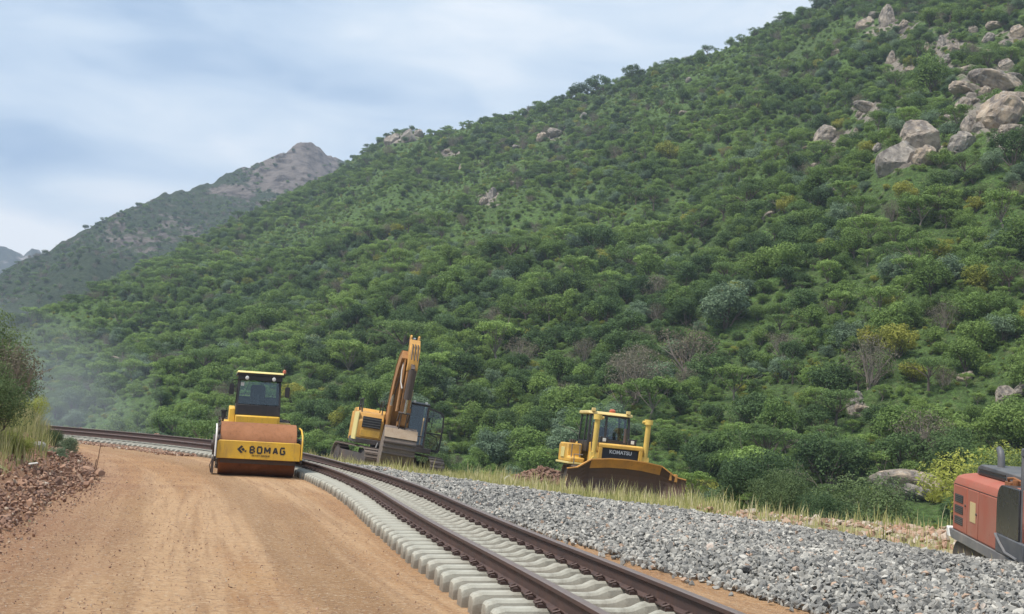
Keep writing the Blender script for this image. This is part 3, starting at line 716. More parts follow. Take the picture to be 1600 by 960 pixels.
BL = [  # px, py, width px, mesh, tilt, look, category place
 (1434, 216, 76, 0, .35, 'large tan boulder with a rounded right top in the boulder outcrop at upper right'),
 (1400, 246, 74, 2, .1, 'cracked grey boulder at the lower left foot of the large tan boulder'),
 (1446, 248, 44, 4, .3, 'small grey boulder low on the right flank of the large tan boulder'),
 (1564, 180, 76, 4, .25, 'widest smooth brown boulder dome near the right edge of the picture'),
 (1598, 160, 50, 1, .25, 'grey boulder slab above the brown dome at the right edge'),
 (1512, 200, 34, 5, .2, 'dark hollowed boulder just left of the wide brown dome'),
 (1503, 228, 48, 4, .1, 'flat grey boulder below the dark hollowed one'),
 (1560, 128, 62, 3, .35, 'pale flat boulder slab above the wide brown dome'),
 (1508, 138, 42, 1, .3, 'pale slab boulder left of the flat slab on the upper right outcrop'),
 (1506, 168, 34, 4, .1, 'knobbly pale boulder left of the wide brown dome'),
 (1513, 113, 40, 1, -.2, 'brown wedge boulder standing on the pale slab at upper right'),
 (1572, 104, 32, 0, .2, 'dark cap boulder perched highest over the pale flat slab'),
 (1352, 38, 36, 2, .1, 'grey brown boulder left of the pair near the top right skyline'),
 (1386, 30, 40, 5, .1, 'tall grey boulder, right one of the pair near the top right skyline'),
 (1435, 26, 20, 3, .3, 'small pale boulder right of the pair near the top skyline'),
 (1470, 68, 22, 5, .1, 'narrow brown boulder standing upright left of the pale upper cluster'),
 (1448, 76, 16, 5, .0, 'thin tan boulder pillar left of the narrow brown one'),
 (1492, 74, 26, 2, .3, 'leaning grey boulder right of the narrow brown one'),
 (1480, 96, 24, 4, .3, 'rounded pale boulder below the leaning grey one'),
 (1545, 62, 22, 4, .1, 'small pale boulder in the top right cluster'),
 (1590, 50, 30, 0, .2, 'pale boulder at the right edge near the top'),
 (1556, 40, 26, 1, .2, 'brown boulder in bushes in the top right corner'),
 (1392, 94, 26, 5, .2, 'grey notched boulder alone between the top pair and the large tan boulder'),
 (1305, 82, 18, 0, .3, 'small rounded grey boulder in grass left of the notched one'),
 (1357, 168, 34, 3, .4, 'pale slanted boulder slab right of the square grey boulder'),
 (1290, 215, 42, 4, .0, 'square grey boulder half covered by bushes left of the large tan boulder'),
 (1336, 212, 22, 5, .2, 'narrow grey boulder between the square one and the large tan one'),
 (1200, 338, 26, 3, -.6, 'leaning brown boulder alone in mid slope above the bulldozer'),
 (1272, 262, 14, 4, .0, 'small white boulder in mid slope below the square grey boulder'),
 (870, 208, 28, 1, .3, 'pale boulder, right one of the pair on the upper slope of mid ridge'),
 (848, 216, 22, 4, .1, 'pale boulder, left one of the pair on the upper slope of mid ridge'),
 (808, 230, 14, 1, .2, 'small grey boulder left of the pair on the upper slope'),
 (768, 305, 22, 5, .2, 'dark upright boulder on the spur above the excavator'),
 (756, 316, 18, 4, .1, 'pale broken boulder at the foot of the dark upright one'),
 (800, 288, 12, 4, .1, 'tiny white boulder right of the dark upright one'),
 (912, 182, 14, 4, .1, 'small pale boulder under the middle of the ridge line'),
 (1076, 126, 12, 4, .1, 'tiny pale boulder under the right part of the ridge line'),
 (1068, 176, 14, 1, .1, 'tiny grey boulder below the right part of the ridge line'),
 (180, 560, 16, 1, .3, 'pale flat boulder low on the far left slope above the rails'),
 (196, 555, 11, 4, .1, 'small pale boulder right of the flat one above the rails'),
 (1337, 633, 34, 5, .1, 'grey split boulder standing in bushes left of the red machine'),
 (1350, 640, 24, 1, .2, 'lower right half of the grey split boulder in the bushes'),
 (1246, 690, 20, 1, .3, 'small pale boulder in bushes right of the bulldozer'),
 (1240, 746, 34, 1, .2, 'pale boulder among dark bushes just behind the ballast'),
 (1424, 760, 84, 3, .12, 'long pale rock slab in bushes left of the red machine'),
 (1432, 772, 56, 1, .3, 'cracked grey rock below the long pale slab'),
 (1572, 620, 38, 0, .2, 'grey boulder at the right edge above the yellow green bush'),
 (1596, 612, 26, 4, .2, 'rounded boulder touching the right edge above the red machine'),
 (1356, 524, 14, 4, .1, 'tiny white boulder in the lower right slope'),
 (1508, 592, 28, 2, .3, 'grey rock in dark bushes above the red machine'),
 (1385, 704, 10, 4, .1, 'tiny pale stone between the split boulder and the long slab'),
 (638, 214, 34, 0, .2, 'dark rock outcrop crowning the ridge right of the rocky peak'),
 (612, 218, 30, 2, .2, 'left lump of the dark rock outcrop on the ridge'),
 (655, 210, 18, 4, .2, 'right lump of the dark rock outcrop on the ridge'),
 (1530, 198, 26, 2, .2, 'rough grey boulder filling the gap under the wide brown dome'),
 (1585, 205, 40, 1, .1, 'brown boulder at the right edge below the brown dome'),
 (1538, 146, 24, 4, .3, 'grey boulder wedged between pale slab and brown dome'),
 (1524, 158, 16, 1, .0, 'small pale boulder between the knobbly boulder and the brown dome'),
 (1590, 128, 36, 3, .3, 'brown ledge at the right edge beside the dark cap boulder'),
 (1480, 186, 20, 0, .1, 'round grey boulder on the left fringe of the right outcrop'),
 (1466, 180, 14, 4, .1, 'small round boulder at the far left fringe of the right outcrop'),
 (1418, 180, 20, 1, .2, 'flat pale boulder above the large tan boulder'),
 (1440, 186, 14, 2, .2, 'small dark boulder above the right top of the large tan boulder'),
 (1372, 232, 18, 4, .1, 'small grey boulder left of the cracked grey boulder'),
 (1480, 238, 22, 1, .2, 'low brown boulder right of the small flank boulder'),
 (1422, 108, 22, 2, .1, 'brown ledge boulder right of the lone notched one'),
 (1546, 84, 20, 1, .2, 'grey boulder under the small pale one in the top right cluster'),
 (1566, 72, 16, 4, .1, 'small brown boulder in the top right cluster beside a bush'),
 (1520, 46, 18, 0, .2, 'grey boulder left of the brown one in the top right corner'),
 (1368, 24, 20, 1, .2, 'low dark boulder between the pair near the top skyline'),
 (1412, 40, 18, 4, .1, 'pale boulder at the foot of the tall grey boulder near the skyline'),
 (1344, 178, 16, 4, .0, 'small pale boulder at the left foot of the slanted slab'),
 (1262, 232, 14, 1, .1, 'small grey boulder left of the square grey boulder'),
 (1300, 300, 12, 4, .1, 'tiny grey boulder below the square grey boulder'),
 (700, 236, 14, 1, .1, 'small grey boulder just under the ridge right of the rock outcrop'),
 (720, 262, 10, 5, .1, 'tiny upright boulder below the ridge near the outcrop'),
 (1150, 300, 10, 4, .1, 'tiny pale boulder left of the leaning brown boulder'),
 (880, 440, 10, 4, .1, 'tiny white boulder in the middle of the slope above the soil heap'),
 (1085, 440, 12, 1, .1, 'tiny flat pale boulder in mid slope above the bulldozer'),
 (604, 380, 10, 5, .1, 'tiny dark upright boulder on the grassy slope above the excavator'),
]
for px, py, wpx, mi, tilt, lab in BL:
    h = hit(px, py + wpx * .18, HA, 38)
    if h is None: continue
    P, rr_ = h
    w = wpx / FPX * rr_ * .5
    o = link('boulder', RM[mi]); o.location = (P[0], P[1], P[2] + w * .25); o.scale = (w, w, w * 1.15)
    o.rotation_euler = (tilt * .3, tilt, rnd.uniform(-.5, .5)); tag(o, lab, 'boulder', 'boulders on the hillside')

# rubble rocks and heaps by the road
def rubble_rock(px, py, D, w, mi, lab, mat='rubble'):
    P = at(px, py, D); me = rock_mesh(200 + mi, 2, (1, .8, .6)); me.materials.clear(); me.materials.append(M[mat]); face_attr(me, 'tone', np.full(len(me.polygons), {'rubble': .6, 'ballast': .45}[mat] if mi % 3 else .95))
    z = ground_z(P[0], P[1])[0]; o = link('rock', me); o.location = (P[0], P[1], z + w * .22); o.scale = (w / 2,) * 3; o.rotation_euler = (rnd.uniform(-.3, .3), rnd.uniform(-.3, .3), rnd.uniform(0, 6)); tag(o, lab, 'rock', 'loose rocks by the road')
rubble_rock(60, 722, 25.5, .46, 1, 'round blue grey rock on the grassy left bank', 'ballast')
rubble_rock(122, 716, 29, .36, 3, 'pale flat rock at the top end of the rubble heap', 'rubble')
rubble_rock(112, 727, 27, .30, 4, 'grey pale rock below the flat one at the end of the rubble')
rubble_rock(62, 776, 19.5, .32, 6, 'pale rock in the rubble at the foot of the leaning stake')
rubble_rock(155, 745, 26, .34, 7, 'pale brown rock at the right tip of the rubble by the thin stake')
rubble_rock(35, 772, 18.6, .34, 8, 'red brown rock lying against the grass on the left bank')
rubble_rock(100, 745, 24.0, .40, 10, 'largest red rock on the crest of the rubble heap')
rubble_rock(136, 742, 26.0, .36, 11, 'dark red rock left of the thin stake')
rubble_rock(10, 805, 14.6, .28, 13, 'brown rock in the rubble at the left edge of the picture')
P = at(1270, 944, 11.9); me = rock_mesh(231, 2, (1, .8, .7)); me.materials.clear(); me.materials.append(M['ballast']); face_attr(me, 'tone', np.full(len(me.polygons), 1.)); o = link('rock', me)
o.location = (P[0], P[1], .06); o.scale = (.075,) * 3; tag(o, 'reddish brown stone at the near corner of the grey ballast', 'rock', 'loose rocks by the road')
def heap(name, px, py, D, wx, wy, hz, lab, seed, tones):
    P = at(px, py, D); z0 = ground_z(P[0], P[1])[0]; r = np.random.RandomState(seed); n = int(900 * wx)
    u = r.normal(size=(n, 2)) * .42; d = np.hypot(u[:, 0], u[:, 1]); ok = d < 1; u = u[ok]; d = d[ok]
    x = u[:, 0] * wx; y = u[:, 1] * wy; z = hz * np.maximum(0, 1 - d) ** 1.1 * r.uniform(.6, 1.05, len(x))
    q = np.c_[x, y, z]; ca = math.atan2(P[0], P[1]); R = rotm(0, 0, -ca); q = q @ R.T
    me = stone_pile(name, q, r.uniform(.05, .16, len(x)), M['rubble'], shapes, seed, r.uniform(tones[0], tones[1], len(x)))
    o = link(name, me); o.location = (P[0], P[1], z0 - .03); tag(o, lab, 'rubble heap', 'rubble heaps beyond the track')
heap('rubble_heap', 122, 672, 66, 2.6, 1.5, .75, 'low reddish soil heap behind the far end of the track', 41, (.1, .6))
heap('rubble_heap', 245, 688, 58, 2.0, 1.2, .55, 'smaller brown soil heap behind the track left of the roller', 42, (.1, .6))
heap('rubble_heap', 850, 748, 46, 2.4, 1.5, .85, 'red brown soil heap left of the yellow bulldozer', 43, (.0, .4))
# flat stones at the bench edge on the right
n = 4200; x = r.uniform(2, 14, n); y = r.uniform(15, 34, n); e = sdist(np.c_[x, y], FARE)
pr = np.exp(-((e - 5.) / 3.) ** 2) * .8 + .16
px_, py_, d_ = proj(np.c_[x, y, ground_z(x, y)]); ok = (r.rand(n) < pr) & (e > 0) & (e < 11) & (px_ > 1080); x, y = x[ok], y[ok]
me = stone_pile('bench_stones', np.c_[x, y, ground_z(x, y) + .02], r.uniform(.04, .15, len(x)) * (1 + .5 * (r.rand(len(x)) > .93)), M['rubble'], shapes, 14, r.uniform(.62, 1., len(x)))
tag(link('bench_stones', me), 'pale stones strewn on the dry earth right of the ballast', kind='stuff')

# ------------------------------------------------------------------ grass
def blades(P, h, w, tone, seed, lean=.35):
    r = np.random.RandomState(seed); n = len(P); a = r.uniform(0, 2 * PI, n); d = np.c_[np.cos(a), np.sin(a), 0 * a]; b = r.uniform(0, 2 * PI, n)
    ln = np.c_[np.cos(b), np.sin(b), 0 * b] * (r.uniform(.1, 1, n) * lean * h)[:, None]
    up = np.c_[0 * a, 0 * a, h]; v0 = P - d * w[:, None] / 2; v1 = P + d * w[:, None] / 2; m = P + up * .55 + ln * .35
    v2 = m + d * w[:, None] * .38; v3 = m - d * w[:, None] * .38; v4 = P + up * (1 - .12 * lean) + ln
    V = np.stack([v0, v1, v2, v3, v4], 1).reshape(-1, 3); i = np.arange(n)[:, None] * 5
    F4 = i + np.array([0, 1, 2, 3]); F3 = i + np.array([3, 2, 4, 4])
    me = bpy.data.meshes.new('grass'); T = np.concatenate([np.stack([i[:, 0], i[:, 0] + 1, i[:, 0] + 2], 1), np.stack([i[:, 0], i[:, 0] + 2, i[:, 0] + 3], 1), np.stack([i[:, 0] + 3, i[:, 0] + 2, i[:, 0] + 4], 1)])
    return V, T, np.tile(tone, 3)
def grass(name, P, h, w, tone, seed, mat, lab, lean=.35):
    V, T, t = blades(P, h, w, tone, seed, lean); me = np_mesh(name, V, T, M[mat]); face_attr(me, 'tone', t); tag(link(name, me), lab, kind='stuff')
def clumpy(x, y, sc, seed): return fbm(x * sc + seed, y * sc, 3)
n = 150000; x = r.uniform(-22, 13, n); y = r.uniform(14, 66, n); e = sdist(np.c_[x, y], FARE); g = clumpy(x, y, .8, 3)
px_, py_, d_ = proj(np.c_[x, y, ground_z(x, y)])
ok = (e > .25) & (e < 11) & (r.rand(n) < np.where(px_ > 1150, np.clip(.08 + g * .9, .02, .5), np.clip(.75 + g, .15, 1))) & in_view(x, y, 0, 100); ok &= ~((np.hypot(x - 4.1, (y - 42.6)) < 2.0))
x, y, e, g = x[ok], y[ok], e[ok], g[ok]; N_ = len(x)
h = r.uniform(.10, .32, N_) * (1 + .9 * (clumpy(x, y, 1.7, 30) > .28)) * (1 + .5 * g) * np.where(e > 3, 1.15, .8)
grass('verge_grass', np.c_[x, y, ground_z(x, y)], h, r.uniform(.012, .03, N_), np.clip(.55 + .35 * g + r.normal(0, .2, N_), 0, 1), 21, 'grass', 'yellow green grass on the strip beyond the ballast')
# pale seed stalks in front of the bulldozer
n = 520; x = r.uniform(-1, 9.5, n); y = r.uniform(29, 39.8, n); e = sdist(np.c_[x, y], FARE); ok = (e > 2.2) & (e < 9) & (clumpy(x, y, .7, 9) > -.12); x, y = x[ok], y[ok]; N_ = len(x)
grass('seed_stalks', np.c_[x, y, ground_z(x, y)], r.uniform(.3, .55, N_), r.uniform(.02, .035, N_), r.uniform(.85, 1, N_), 22, 'grass', 'pale dry seed stalks in front of the bulldozer blade', .25)
n = 330000; x = r.uniform(-32, -5, n); y = r.uniform(8, 56, n); l = -sdist(np.c_[x, y], LEFTE); g = clumpy(x, y, .9, 5)
ok = (l > .95) & (l < 12) & (r.rand(n) < np.clip(.75 + g * 1.1, .05, 1) * np.clip((l - .9) / .7, 0, 1)) & in_view(x, y, 1, 200); x, y, l, g = x[ok], y[ok], l[ok], g[ok]; N_ = len(x)
h = r.uniform(.18, .62, N_) * (1 + .5 * g)
grass('bank_grass', np.c_[x, y, ground_z(x, y)], h, r.uniform(.008, .018, N_), np.clip(.5 + .4 * g + r.normal(0, .2, N_), 0, 1), 23, 'bankgrass', 'long green and straw coloured grass on the left bank')

# ------------------------------------------------------------------ trees and bushes
def crown(seed, w, d, h, z0, nlobe, nleaf, leaf, flat=0., open_=0.):
    """leaf clumps on many small lobes inside an uneven ellipsoid"""
    r = np.random.RandomState(seed); L_ = []
    while len(L_) < nlobe:
        p = r.uniform(-1, 1, 3)
        if p @ p > 1: continue
        q = np.array([p[0] * w / 2 * .95, p[1] * d / 2 * .95, z0 + h / 2 + p[2] * h / 2 * .78])
        if flat: q[2] = z0 + h * (.55 + .4 * (1 - (p[0] ** 2 + p[1] ** 2) * .6) * r.uniform(.6, 1)) if r.rand() > .25 else q[2]
        L_.append((q, r.choice([r.uniform(.09, .16), r.uniform(.15, .27)]) * min(w, d) * (.8 if flat else 1)))
    per = nleaf // nlobe; VV = []; TT = []
    for q, rad in L_:
        n = int(per * (rad / (.2 * min(w, d))) ** 2) + 20
        nrm = r.normal(size=(n, 3)); nrm[:, 2] += .35; nrm /= np.linalg.norm(nrm, axis=1)[:, None]
        rr_ = rad * (1 - .55 * r.rand(n) ** 2.2) * (1 + .18 * np.sin(nrm[:, 0] * 7 + seed) * np.sin(nrm[:, 1] * 6))
        p = q + nrm * rr_[:, None] * np.array([1.1, 1.1, .5 if flat else .95])
        fn = nrm * .9 + r.normal(size=(n, 3)) * .55; fn[:, 2] += .3; fn /= np.linalg.norm(fn, axis=1)[:, None]
        t = np.cross(fn, r.normal(size=(n, 3))); t /= np.linalg.norm(t, axis=1)[:, None]; b = np.cross(fn, t)
        s = leaf * r.uniform(.5, 1.35, n)[:, None]
        VV.append(np.stack([p - t * s, p - b * s * .45, p + t * s, p + b * s * .45], 1).reshape(-1, 3)); TT.append(np.clip(np.full(n, r.rand() * .75) + r.normal(0, .15, n), 0, 1))
    V = np.concatenate(VV); F = np.arange(len(V)).reshape(-1, 4); return V, F, np.concatenate(TT), L_
def limbs(seed, L_, z0, r0, n=7, multi=False):
    r = np.random.RandomState(seed); m = MB(); fork = np.array([r.normal(0, .1), r.normal(0, .1), max(.25, z0 * .75)])
    if not multi: m.tube([(0, 0, -.3), (fork[0] * .4, 0, fork[2] * .5), fork], [r0 * 1.3, r0, r0 * .85], 7)
    for q, rad in [L_[i] for i in r.permutation(len(L_))[:n]]:
        a = fork if not multi else np.array([r.normal(0, .12), r.normal(0, .12), -.2])
        mid = (a + q) / 2 + r.normal(0, .12, 3); mid[2] += .05; m.tube([a, mid, q], [r0 * .6, r0 * .4, r0 * .12], 5)
        for k in range(2):
            e = q + r.normal(0, 1, 3) * rad * .9; m.tube([mid, (mid + e) / 2 + r.normal(0, .08, 3), e], [r0 * .3, r0 * .18, r0 * .05], 4)
    return m
SPEC = {   # look, category, leaf colours, list of (w, d, h, z0, lobes, leaves, leafsize, flat, trunk radius, multi)
 'dark': ('dark green rounded bush', 'bush', ((0.066, 0.116, 0.045), (0.102, 0.163, 0.058)), [(3.4, 3.2, 2.5, .4, 26, 5200, .105, 0, .09, 1), (4.2, 3.6, 2.9, .7, 30, 6400, .11, 0, .1, 1)]),
 'mid': ('mid green bushy tree', 'tree', ((0.121, 0.203, 0.061), (0.182, 0.266, 0.071)), [(3.8, 3.4, 3.0, .7, 26, 5600, .11, 0, .1, 0), (3.0, 3.0, 2.4, .4, 22, 4400, .10, 0, .08, 1)]),
 'light': ('light green spreading tree', 'tree', ((0.169, 0.269, 0.073), (0.224, 0.320, 0.087)), [(4.4, 4.0, 2.6, 1.2, 28, 5200, .11, .6, .1, 0), (3.2, 3.0, 2.2, .5, 20, 3800, .10, 0, .08, 1)]),
 'flat': ('flat topped acacia tree', 'tree', ((0.096, 0.165, 0.056), (0.145, 0.216, 0.071)), [(5.4, 5.0, 1.7, 2.4, 30, 5200, .10, 1, .14, 0), (4.4, 4.2, 1.5, 2.0, 24, 4400, .10, 1, .12, 0)]),
 'yellow': ('yellow green bush', 'bush', ((0.253, 0.300, 0.059), (0.314, 0.313, 0.066)), [(3.0, 2.8, 2.1, .5, 20, 3600, .10, 0, .08, 1)]),
 'twig': ('grey brown sparse tree', 'tree', ((0.158, 0.150, 0.106), (0.182, 0.163, 0.119)), [(4.0, 3.8, 3.1, .6, 28, 2200, .075, 0, .11, 1), (3.4, 3.2, 2.8, .7, 24, 2000, .07, 0, .1, 0)]),
 'pale': ('pale grey green bush', 'bush', ((0.145, 0.219, 0.133), (0.187, 0.257, 0.153)), [(3.2, 3.0, 2.3, .4, 24, 4200, .10, 0, .09, 1)]),
 'nmid': ('mid green leafy bush', 'bush', ((0.090, 0.144, 0.059), (0.145, 0.194, 0.080)), [(3.2, 3.0, 2.8, .2, 34, 26000, .042, 0, .07, 1)]),
 'nyellow': ('yellow green bush', 'bush', ((0.241, 0.300, 0.066), (0.314, 0.338, 0.080)), [(3.0, 2.8, 2.3, .2, 30, 20000, .042, 0, .07, 1)]),
 'npale': ('pale grey green bush', 'bush', ((0.158, 0.213, 0.133), (0.205, 0.264, 0.158)), [(3.0, 2.8, 2.5, .1, 26, 9000, .07, 0, .07, 1)]),
 'ndark': ('dark green rounded bush', 'bush', ((0.055, 0.094, 0.046), (0.085, 0.138, 0.059)), [(3.4, 3.2, 2.6, .1, 34, 24000, .045, 0, .08, 1)]),
}
PROTO = []; KIND = []
for si, (sp, (look, cat_, cols, forms)) in enumerate(SPEC.items()):
    lm = leaf_mat('leaves_' + sp, *cols)
    for fi, (w, d, h, z0, nl, nf, lf_, flat, r0, multi) in enumerate(forms):
        V, F, t, L_ = crown(300 + si * 10 + fi, w, d, h, z0, nl, nf, lf_, flat)
        cme = np_mesh('crown', V, F, lm); face_attr(cme, 'tone', t)
        tb = limbs(400 + si * 10 + fi, L_, z0, r0, 14 if sp == 'twig' else 8, bool(multi)).build('trunk', M['barkpale'] if sp in ('twig', 'light') else M['bark'], smooth=True)
        tme = tb.data; bpy.data.objects.remove(tb); PROTO.append((cme, tme, sp, w, h + z0)); KIND.append(sp)
names = list(SPEC)
def pick(sp, r): c = [i for i, k in enumerate(KIND) if k == sp]; return c[r.randint(len(c))]
# candidate positions: jittered in angle and range so that cover is even over the slope
def cands(hill, a0, a1, t0, t1, spacing, seed, zf):
    r = np.random.RandomState(seed); pts = []
    rr_ = 40. if hill is HA else 330.
    while rr_ < 1000:
        na = int((a1 - a0) * rr_ / spacing)
        a = a0 + (np.arange(na) + r.uniform(-.45, .45, na)) * (a1 - a0) / na; rv = rr_ + r.uniform(-.45, .45, na) * spacing
        rb, re_ = hill.rng(a); t = (rv - rb) / (re_ - rb); ok = (t < t1) & (t > t0); pts.append(np.c_[a[ok], rv[ok], t[ok]]); rr_ += spacing
    return np.concatenate(pts), r
cand, r = cands(HA, D2(-31), D2(31), -2, 1.015, 2.35, 51, None)
x = cand[:, 1] * np.sin(cand[:, 0]); y = cand[:, 1] * np.cos(cand[:, 0]); z = surf(x, y); px_, py_, d_ = proj(np.c_[x, y, z])
e = sdist(np.c_[x, y], FARE, 4)
# openness of the bush, from low-frequency drifts and from what the photo shows where
op = .12 + fbm(x / 26, y / 26, 4) * 1.6 + .25 * fbm(x / 9 + 5, y / 9, 3)
op = op + .75 * gauss(px_, py_, 640, 330, 190, 75) + .55 * gauss(px_, py_, 1000, 190, 190, 40) + .35 * gauss(px_, py_, 860, 330, 140, 60) + .5 * gauss(px_, py_, 420, 390, 90, 40) + .5 * gauss(px_, py_, 1320, 250, 120, 60) * 0
op = op - .9 * gauss(px_, py_, 760, 520, 300, 130) - .6 * gauss(px_, py_, 950, 230, 130, 35) - .5 * gauss(px_, py_, 470, 340, 60, 30)
keep = (r.rand(len(x)) < np.clip(1.0 - .86 * smooth01((op - .05) / .8), .12, 1)) & (px_ > -140) & (px_ < 1780) & (py_ > -60)
e0 = 7.5 + 2.6 * smooth01((x - 4) / 4) * smooth01((38 - y) / 8) + 5.5 * np.exp(-((x - 4) ** 2 + (y - 43) ** 2) / 100.) + 2 * np.exp(-((x + 5) ** 2 + (y - 50) ** 2) / 60.)
keep &= (e > e0 + 2.6) | (np.hypot(x, y) > 95)
keep &= ~((np.hypot(x, y) < 95) & (x < -12) & (e < e0 + 4))
for q in BL:      # boulders stay in sight
    sel = (np.abs(px_ - q[0]) < q[2] * (.48 if q[1] < 450 else .8)) & (py_ > q[1]) & (py_ < q[1] + q[2] * (.6 if q[1] < 450 else 1.7) + 10); keep &= ~(sel & (r.rand(len(x)) < .9))
x, y, z, px_, py_, d_, t_, op = [q[keep] for q in (x, y, z, px_, py_, d_, cand[:, 2], op)]
n = len(x); sn = fbm(x / 20 + 40, y / 20, 3); sn2 = fbm(x / 11 + 90, y / 11 + 7, 3)
wt = np.zeros((n, 7))
wt[:, 0] = .20 + .60 * sn + .5 * gauss(px_, py_, 800, 560, 330, 90) - .1 * op + .3 * gauss(px_, py_, 950, 230, 130, 35)
wt[:, 1] = .34 + .25 * sn2
wt[:, 2] = .28 - .4 * sn + .5 * gauss(px_, py_, 1350, 560, 250, 110) + .15 * op
wt[:, 3] = .05 + .12 * sn2 + .04 * (py_ < 480)
wt[:, 4] = .03 + .10 * gauss(px_, py_, 1400, 560, 150, 60)
wt[:, 5] = .05 + .25 * gauss(px_, py_, 1020, 560, 120, 40) + .15 * gauss(px_, py_, 860, 600, 100, 60) + .25 * gauss(px_, py_, 850, 240, 110, 30)
wt[:, 6] = .13 - .3 * sn2
wt = np.clip(wt, .004, None); wt /= wt.sum(1)[:, None]; cu = wt.cumsum(1); sp = (r.rand(n)[:, None] > cu).sum(1).clip(0, 6)
pi = np.array([pick(names[k], r) for k in sp])
scl = (.34 + .75 * r.rand(n) ** 1.25) * (1 - .25 * smooth01((op - .2) / .9)) * np.where(py_ < 300, .9, 1); scl *= 1 + .35 * (r.rand(n) > .94)
rz = r.uniform(0, 2 * PI, n)
# hand placed trees that stand out in the photograph: px, py of foot, species, width px
for (hx, hy, s_, wp) in [(775, 568, 'light', 80), (990, 632, 'twig', 100), (1070, 600, 'twig', 90), (1135, 515, 'pale', 80), (1142, 480, 'yellow', 46), (1045, 256, 'yellow', 42), (1400, 560, 'yellow', 60), (1365, 548, 'yellow', 46),
                         (545, 590, 'light', 70), (930, 400, 'dark', 60), (1470, 320, 'dark', 60), (1580, 260, 'dark', 70), (1455, 150, 'mid', 60), (1215, 52, 'flat', 20), (1267, 36, 'flat', 26), (1180, 62, 'flat', 24), (1158, 72, 'flat', 22), (1105, 90, 'flat', 24),
                         (988, 127, 'dark', 34), (935, 148, 'dark', 40), (905, 157, 'dark', 34), (870, 166, 'dark', 20), (800, 192, 'flat', 18), (776, 193, 'flat', 20), (758, 196, 'dark', 18), (690, 380, 'flat', 34), (600, 395, 'dark', 22),
                         (1310, 12, 'dark', 50), (1330, 18, 'dark', 34), (410, 530, 'mid', 55), (745, 214, 'dark', 18)]:
    h = hit(hx, hy, HA, 62)
    if h is None: continue
    P, rr_ = h; k = pick(s_, r); dd = np.hypot(x - P[0], y - P[1]); m_ = dd > wp / FPX * rr_ * .45
    x, y, z, px_, py_, pi, scl, rz = [q[m_] for q in (x, y, z, px_, py_, pi, scl, rz)]
    x = np.r_[x, P[0]]; y = np.r_[y, P[1]]; z = np.r_[z, P[2]]; px_ = np.r_[px_, hx]; py_ = np.r_[py_, hy]; pi = np.r_[pi, k]; scl = np.r_[scl, wp / FPX * rr_ / PROTO[k][3]]; rz = np.r_[rz, r.uniform(0, 6)]
d_ = proj(np.c_[x, y, z])[2]
n = len(x); print('hillside plants', n)
wid = np.array([PROTO[k][3] for k in pi]) * scl / d_ * FPX; hgt = np.array([PROTO[k][4] for k in pi]) * scl
topy = proj(np.c_[x, y, z + hgt])[1]
bench = np.interp(px_, [0, 300, 640, 900, 1100, 1280, 1480, 1600], [655, 690, 735, 765, 785, 815, 800, 740])
show = (px_ > -10) & (px_ < W + 10) & (topy < bench - 12) & (py_ > 0) & (z > -30)
order = np.argsort(-np.where(show, wid * hgt / d_, -1)); ind = order[:296]; rest_i = np.setdiff1d(np.arange(n), ind)
SINK = .12
for i in ind:          # the closest ones have fine enough leaves for their size in the picture
    k_ = {'mid': 'nmid', 'light': 'nmid', 'flat': 'nmid', 'dark': 'ndark', 'pale': 'npale', 'yellow': 'nyellow'}.get(KIND[pi[i]])
    if k_ and d_[i] < 60 and not (KIND[pi[i]] == 'flat' and d_[i] > 48): scl[i] *= PROTO[pi[i]][3] / PROTO[KIND.index(k_)][3]; pi[i] = KIND.index(k_)
# words for where each one stands
ZX = [(330, 'left of the road roller'), (480, 'behind the road roller'), (700, 'behind the yellow excavator'), (870, 'between excavator and bulldozer'), (1090, 'behind the bulldozer'), (1300, 'right of the bulldozer'), (1470, 'left of the red machine'), (9999, 'above the red machine')]
ZY = [(470, 'high up'), (560, 'halfway up'), (620, 'low on the slope'), (670, 'near the slope foot'), (720, 'at the slope foot'), (9999, 'at the bench edge')]
ORD = ['leftmost', 'second from left', 'third from left', 'fourth from left', 'fifth from left', 'sixth from left', 'seventh from left', 'eighth from left', 'ninth from left', 'tenth from left']
grp = {}
for i in ind:
    cx = px_[i]; cy = (topy[i] + py_[i]) / 2
    a_ = next(w for m_, w in ZX if cx < m_); b_ = next(w for m_, w in ZY if cy < m_); grp.setdefault((SPEC[KIND[pi[i]]][0], b_, a_), []).append(i)
grp2 = []
for (sp_, b_, a_), L_ in grp.items():
    look = sp_; cat_ = 'bush' if look.endswith('bush') else 'tree'
    if len(L_) > 5:
        L_.sort(key=lambda i: wid[i]); h_ = len(L_) // 2; grp2 += [(sp_, b_, a_, 'smaller ' + look, cat_, L_[:h_]), (sp_, b_, a_, 'larger ' + look, cat_, L_[h_:])]
    else: grp2.append((sp_, b_, a_, look, cat_, L_))
for sp_, b_, a_, look, cat_, L_ in grp2:
    L_.sort(key=lambda i: px_[i])
    for j, i in enumerate(L_):
        if len(L_) == 1: lab = f'{look} {b_} {a_}'
        elif j == len(L_) - 1: lab = f'rightmost {look} {b_} {a_}'
        else: lab = f'{ORD[min(j, 9)]} {look} {b_} {a_}'
        nm = look.split()[-1]; nm = 'bush' if nm == 'bush' else 'tree'
        t = empty({'flat': 'acacia_tree', 'twig': 'sparse_tree'}.get(KIND[pi[i]], nm), (x[i], y[i], z[i] - SINK), (0, 0, rz[i]), scl[i]); tag(t, lab, cat_, 'trees and bushes on the hillside')
        cme, tme = PROTO[pi[i]][:2]; link('trunk', tme, t); link('crown', cme, t)
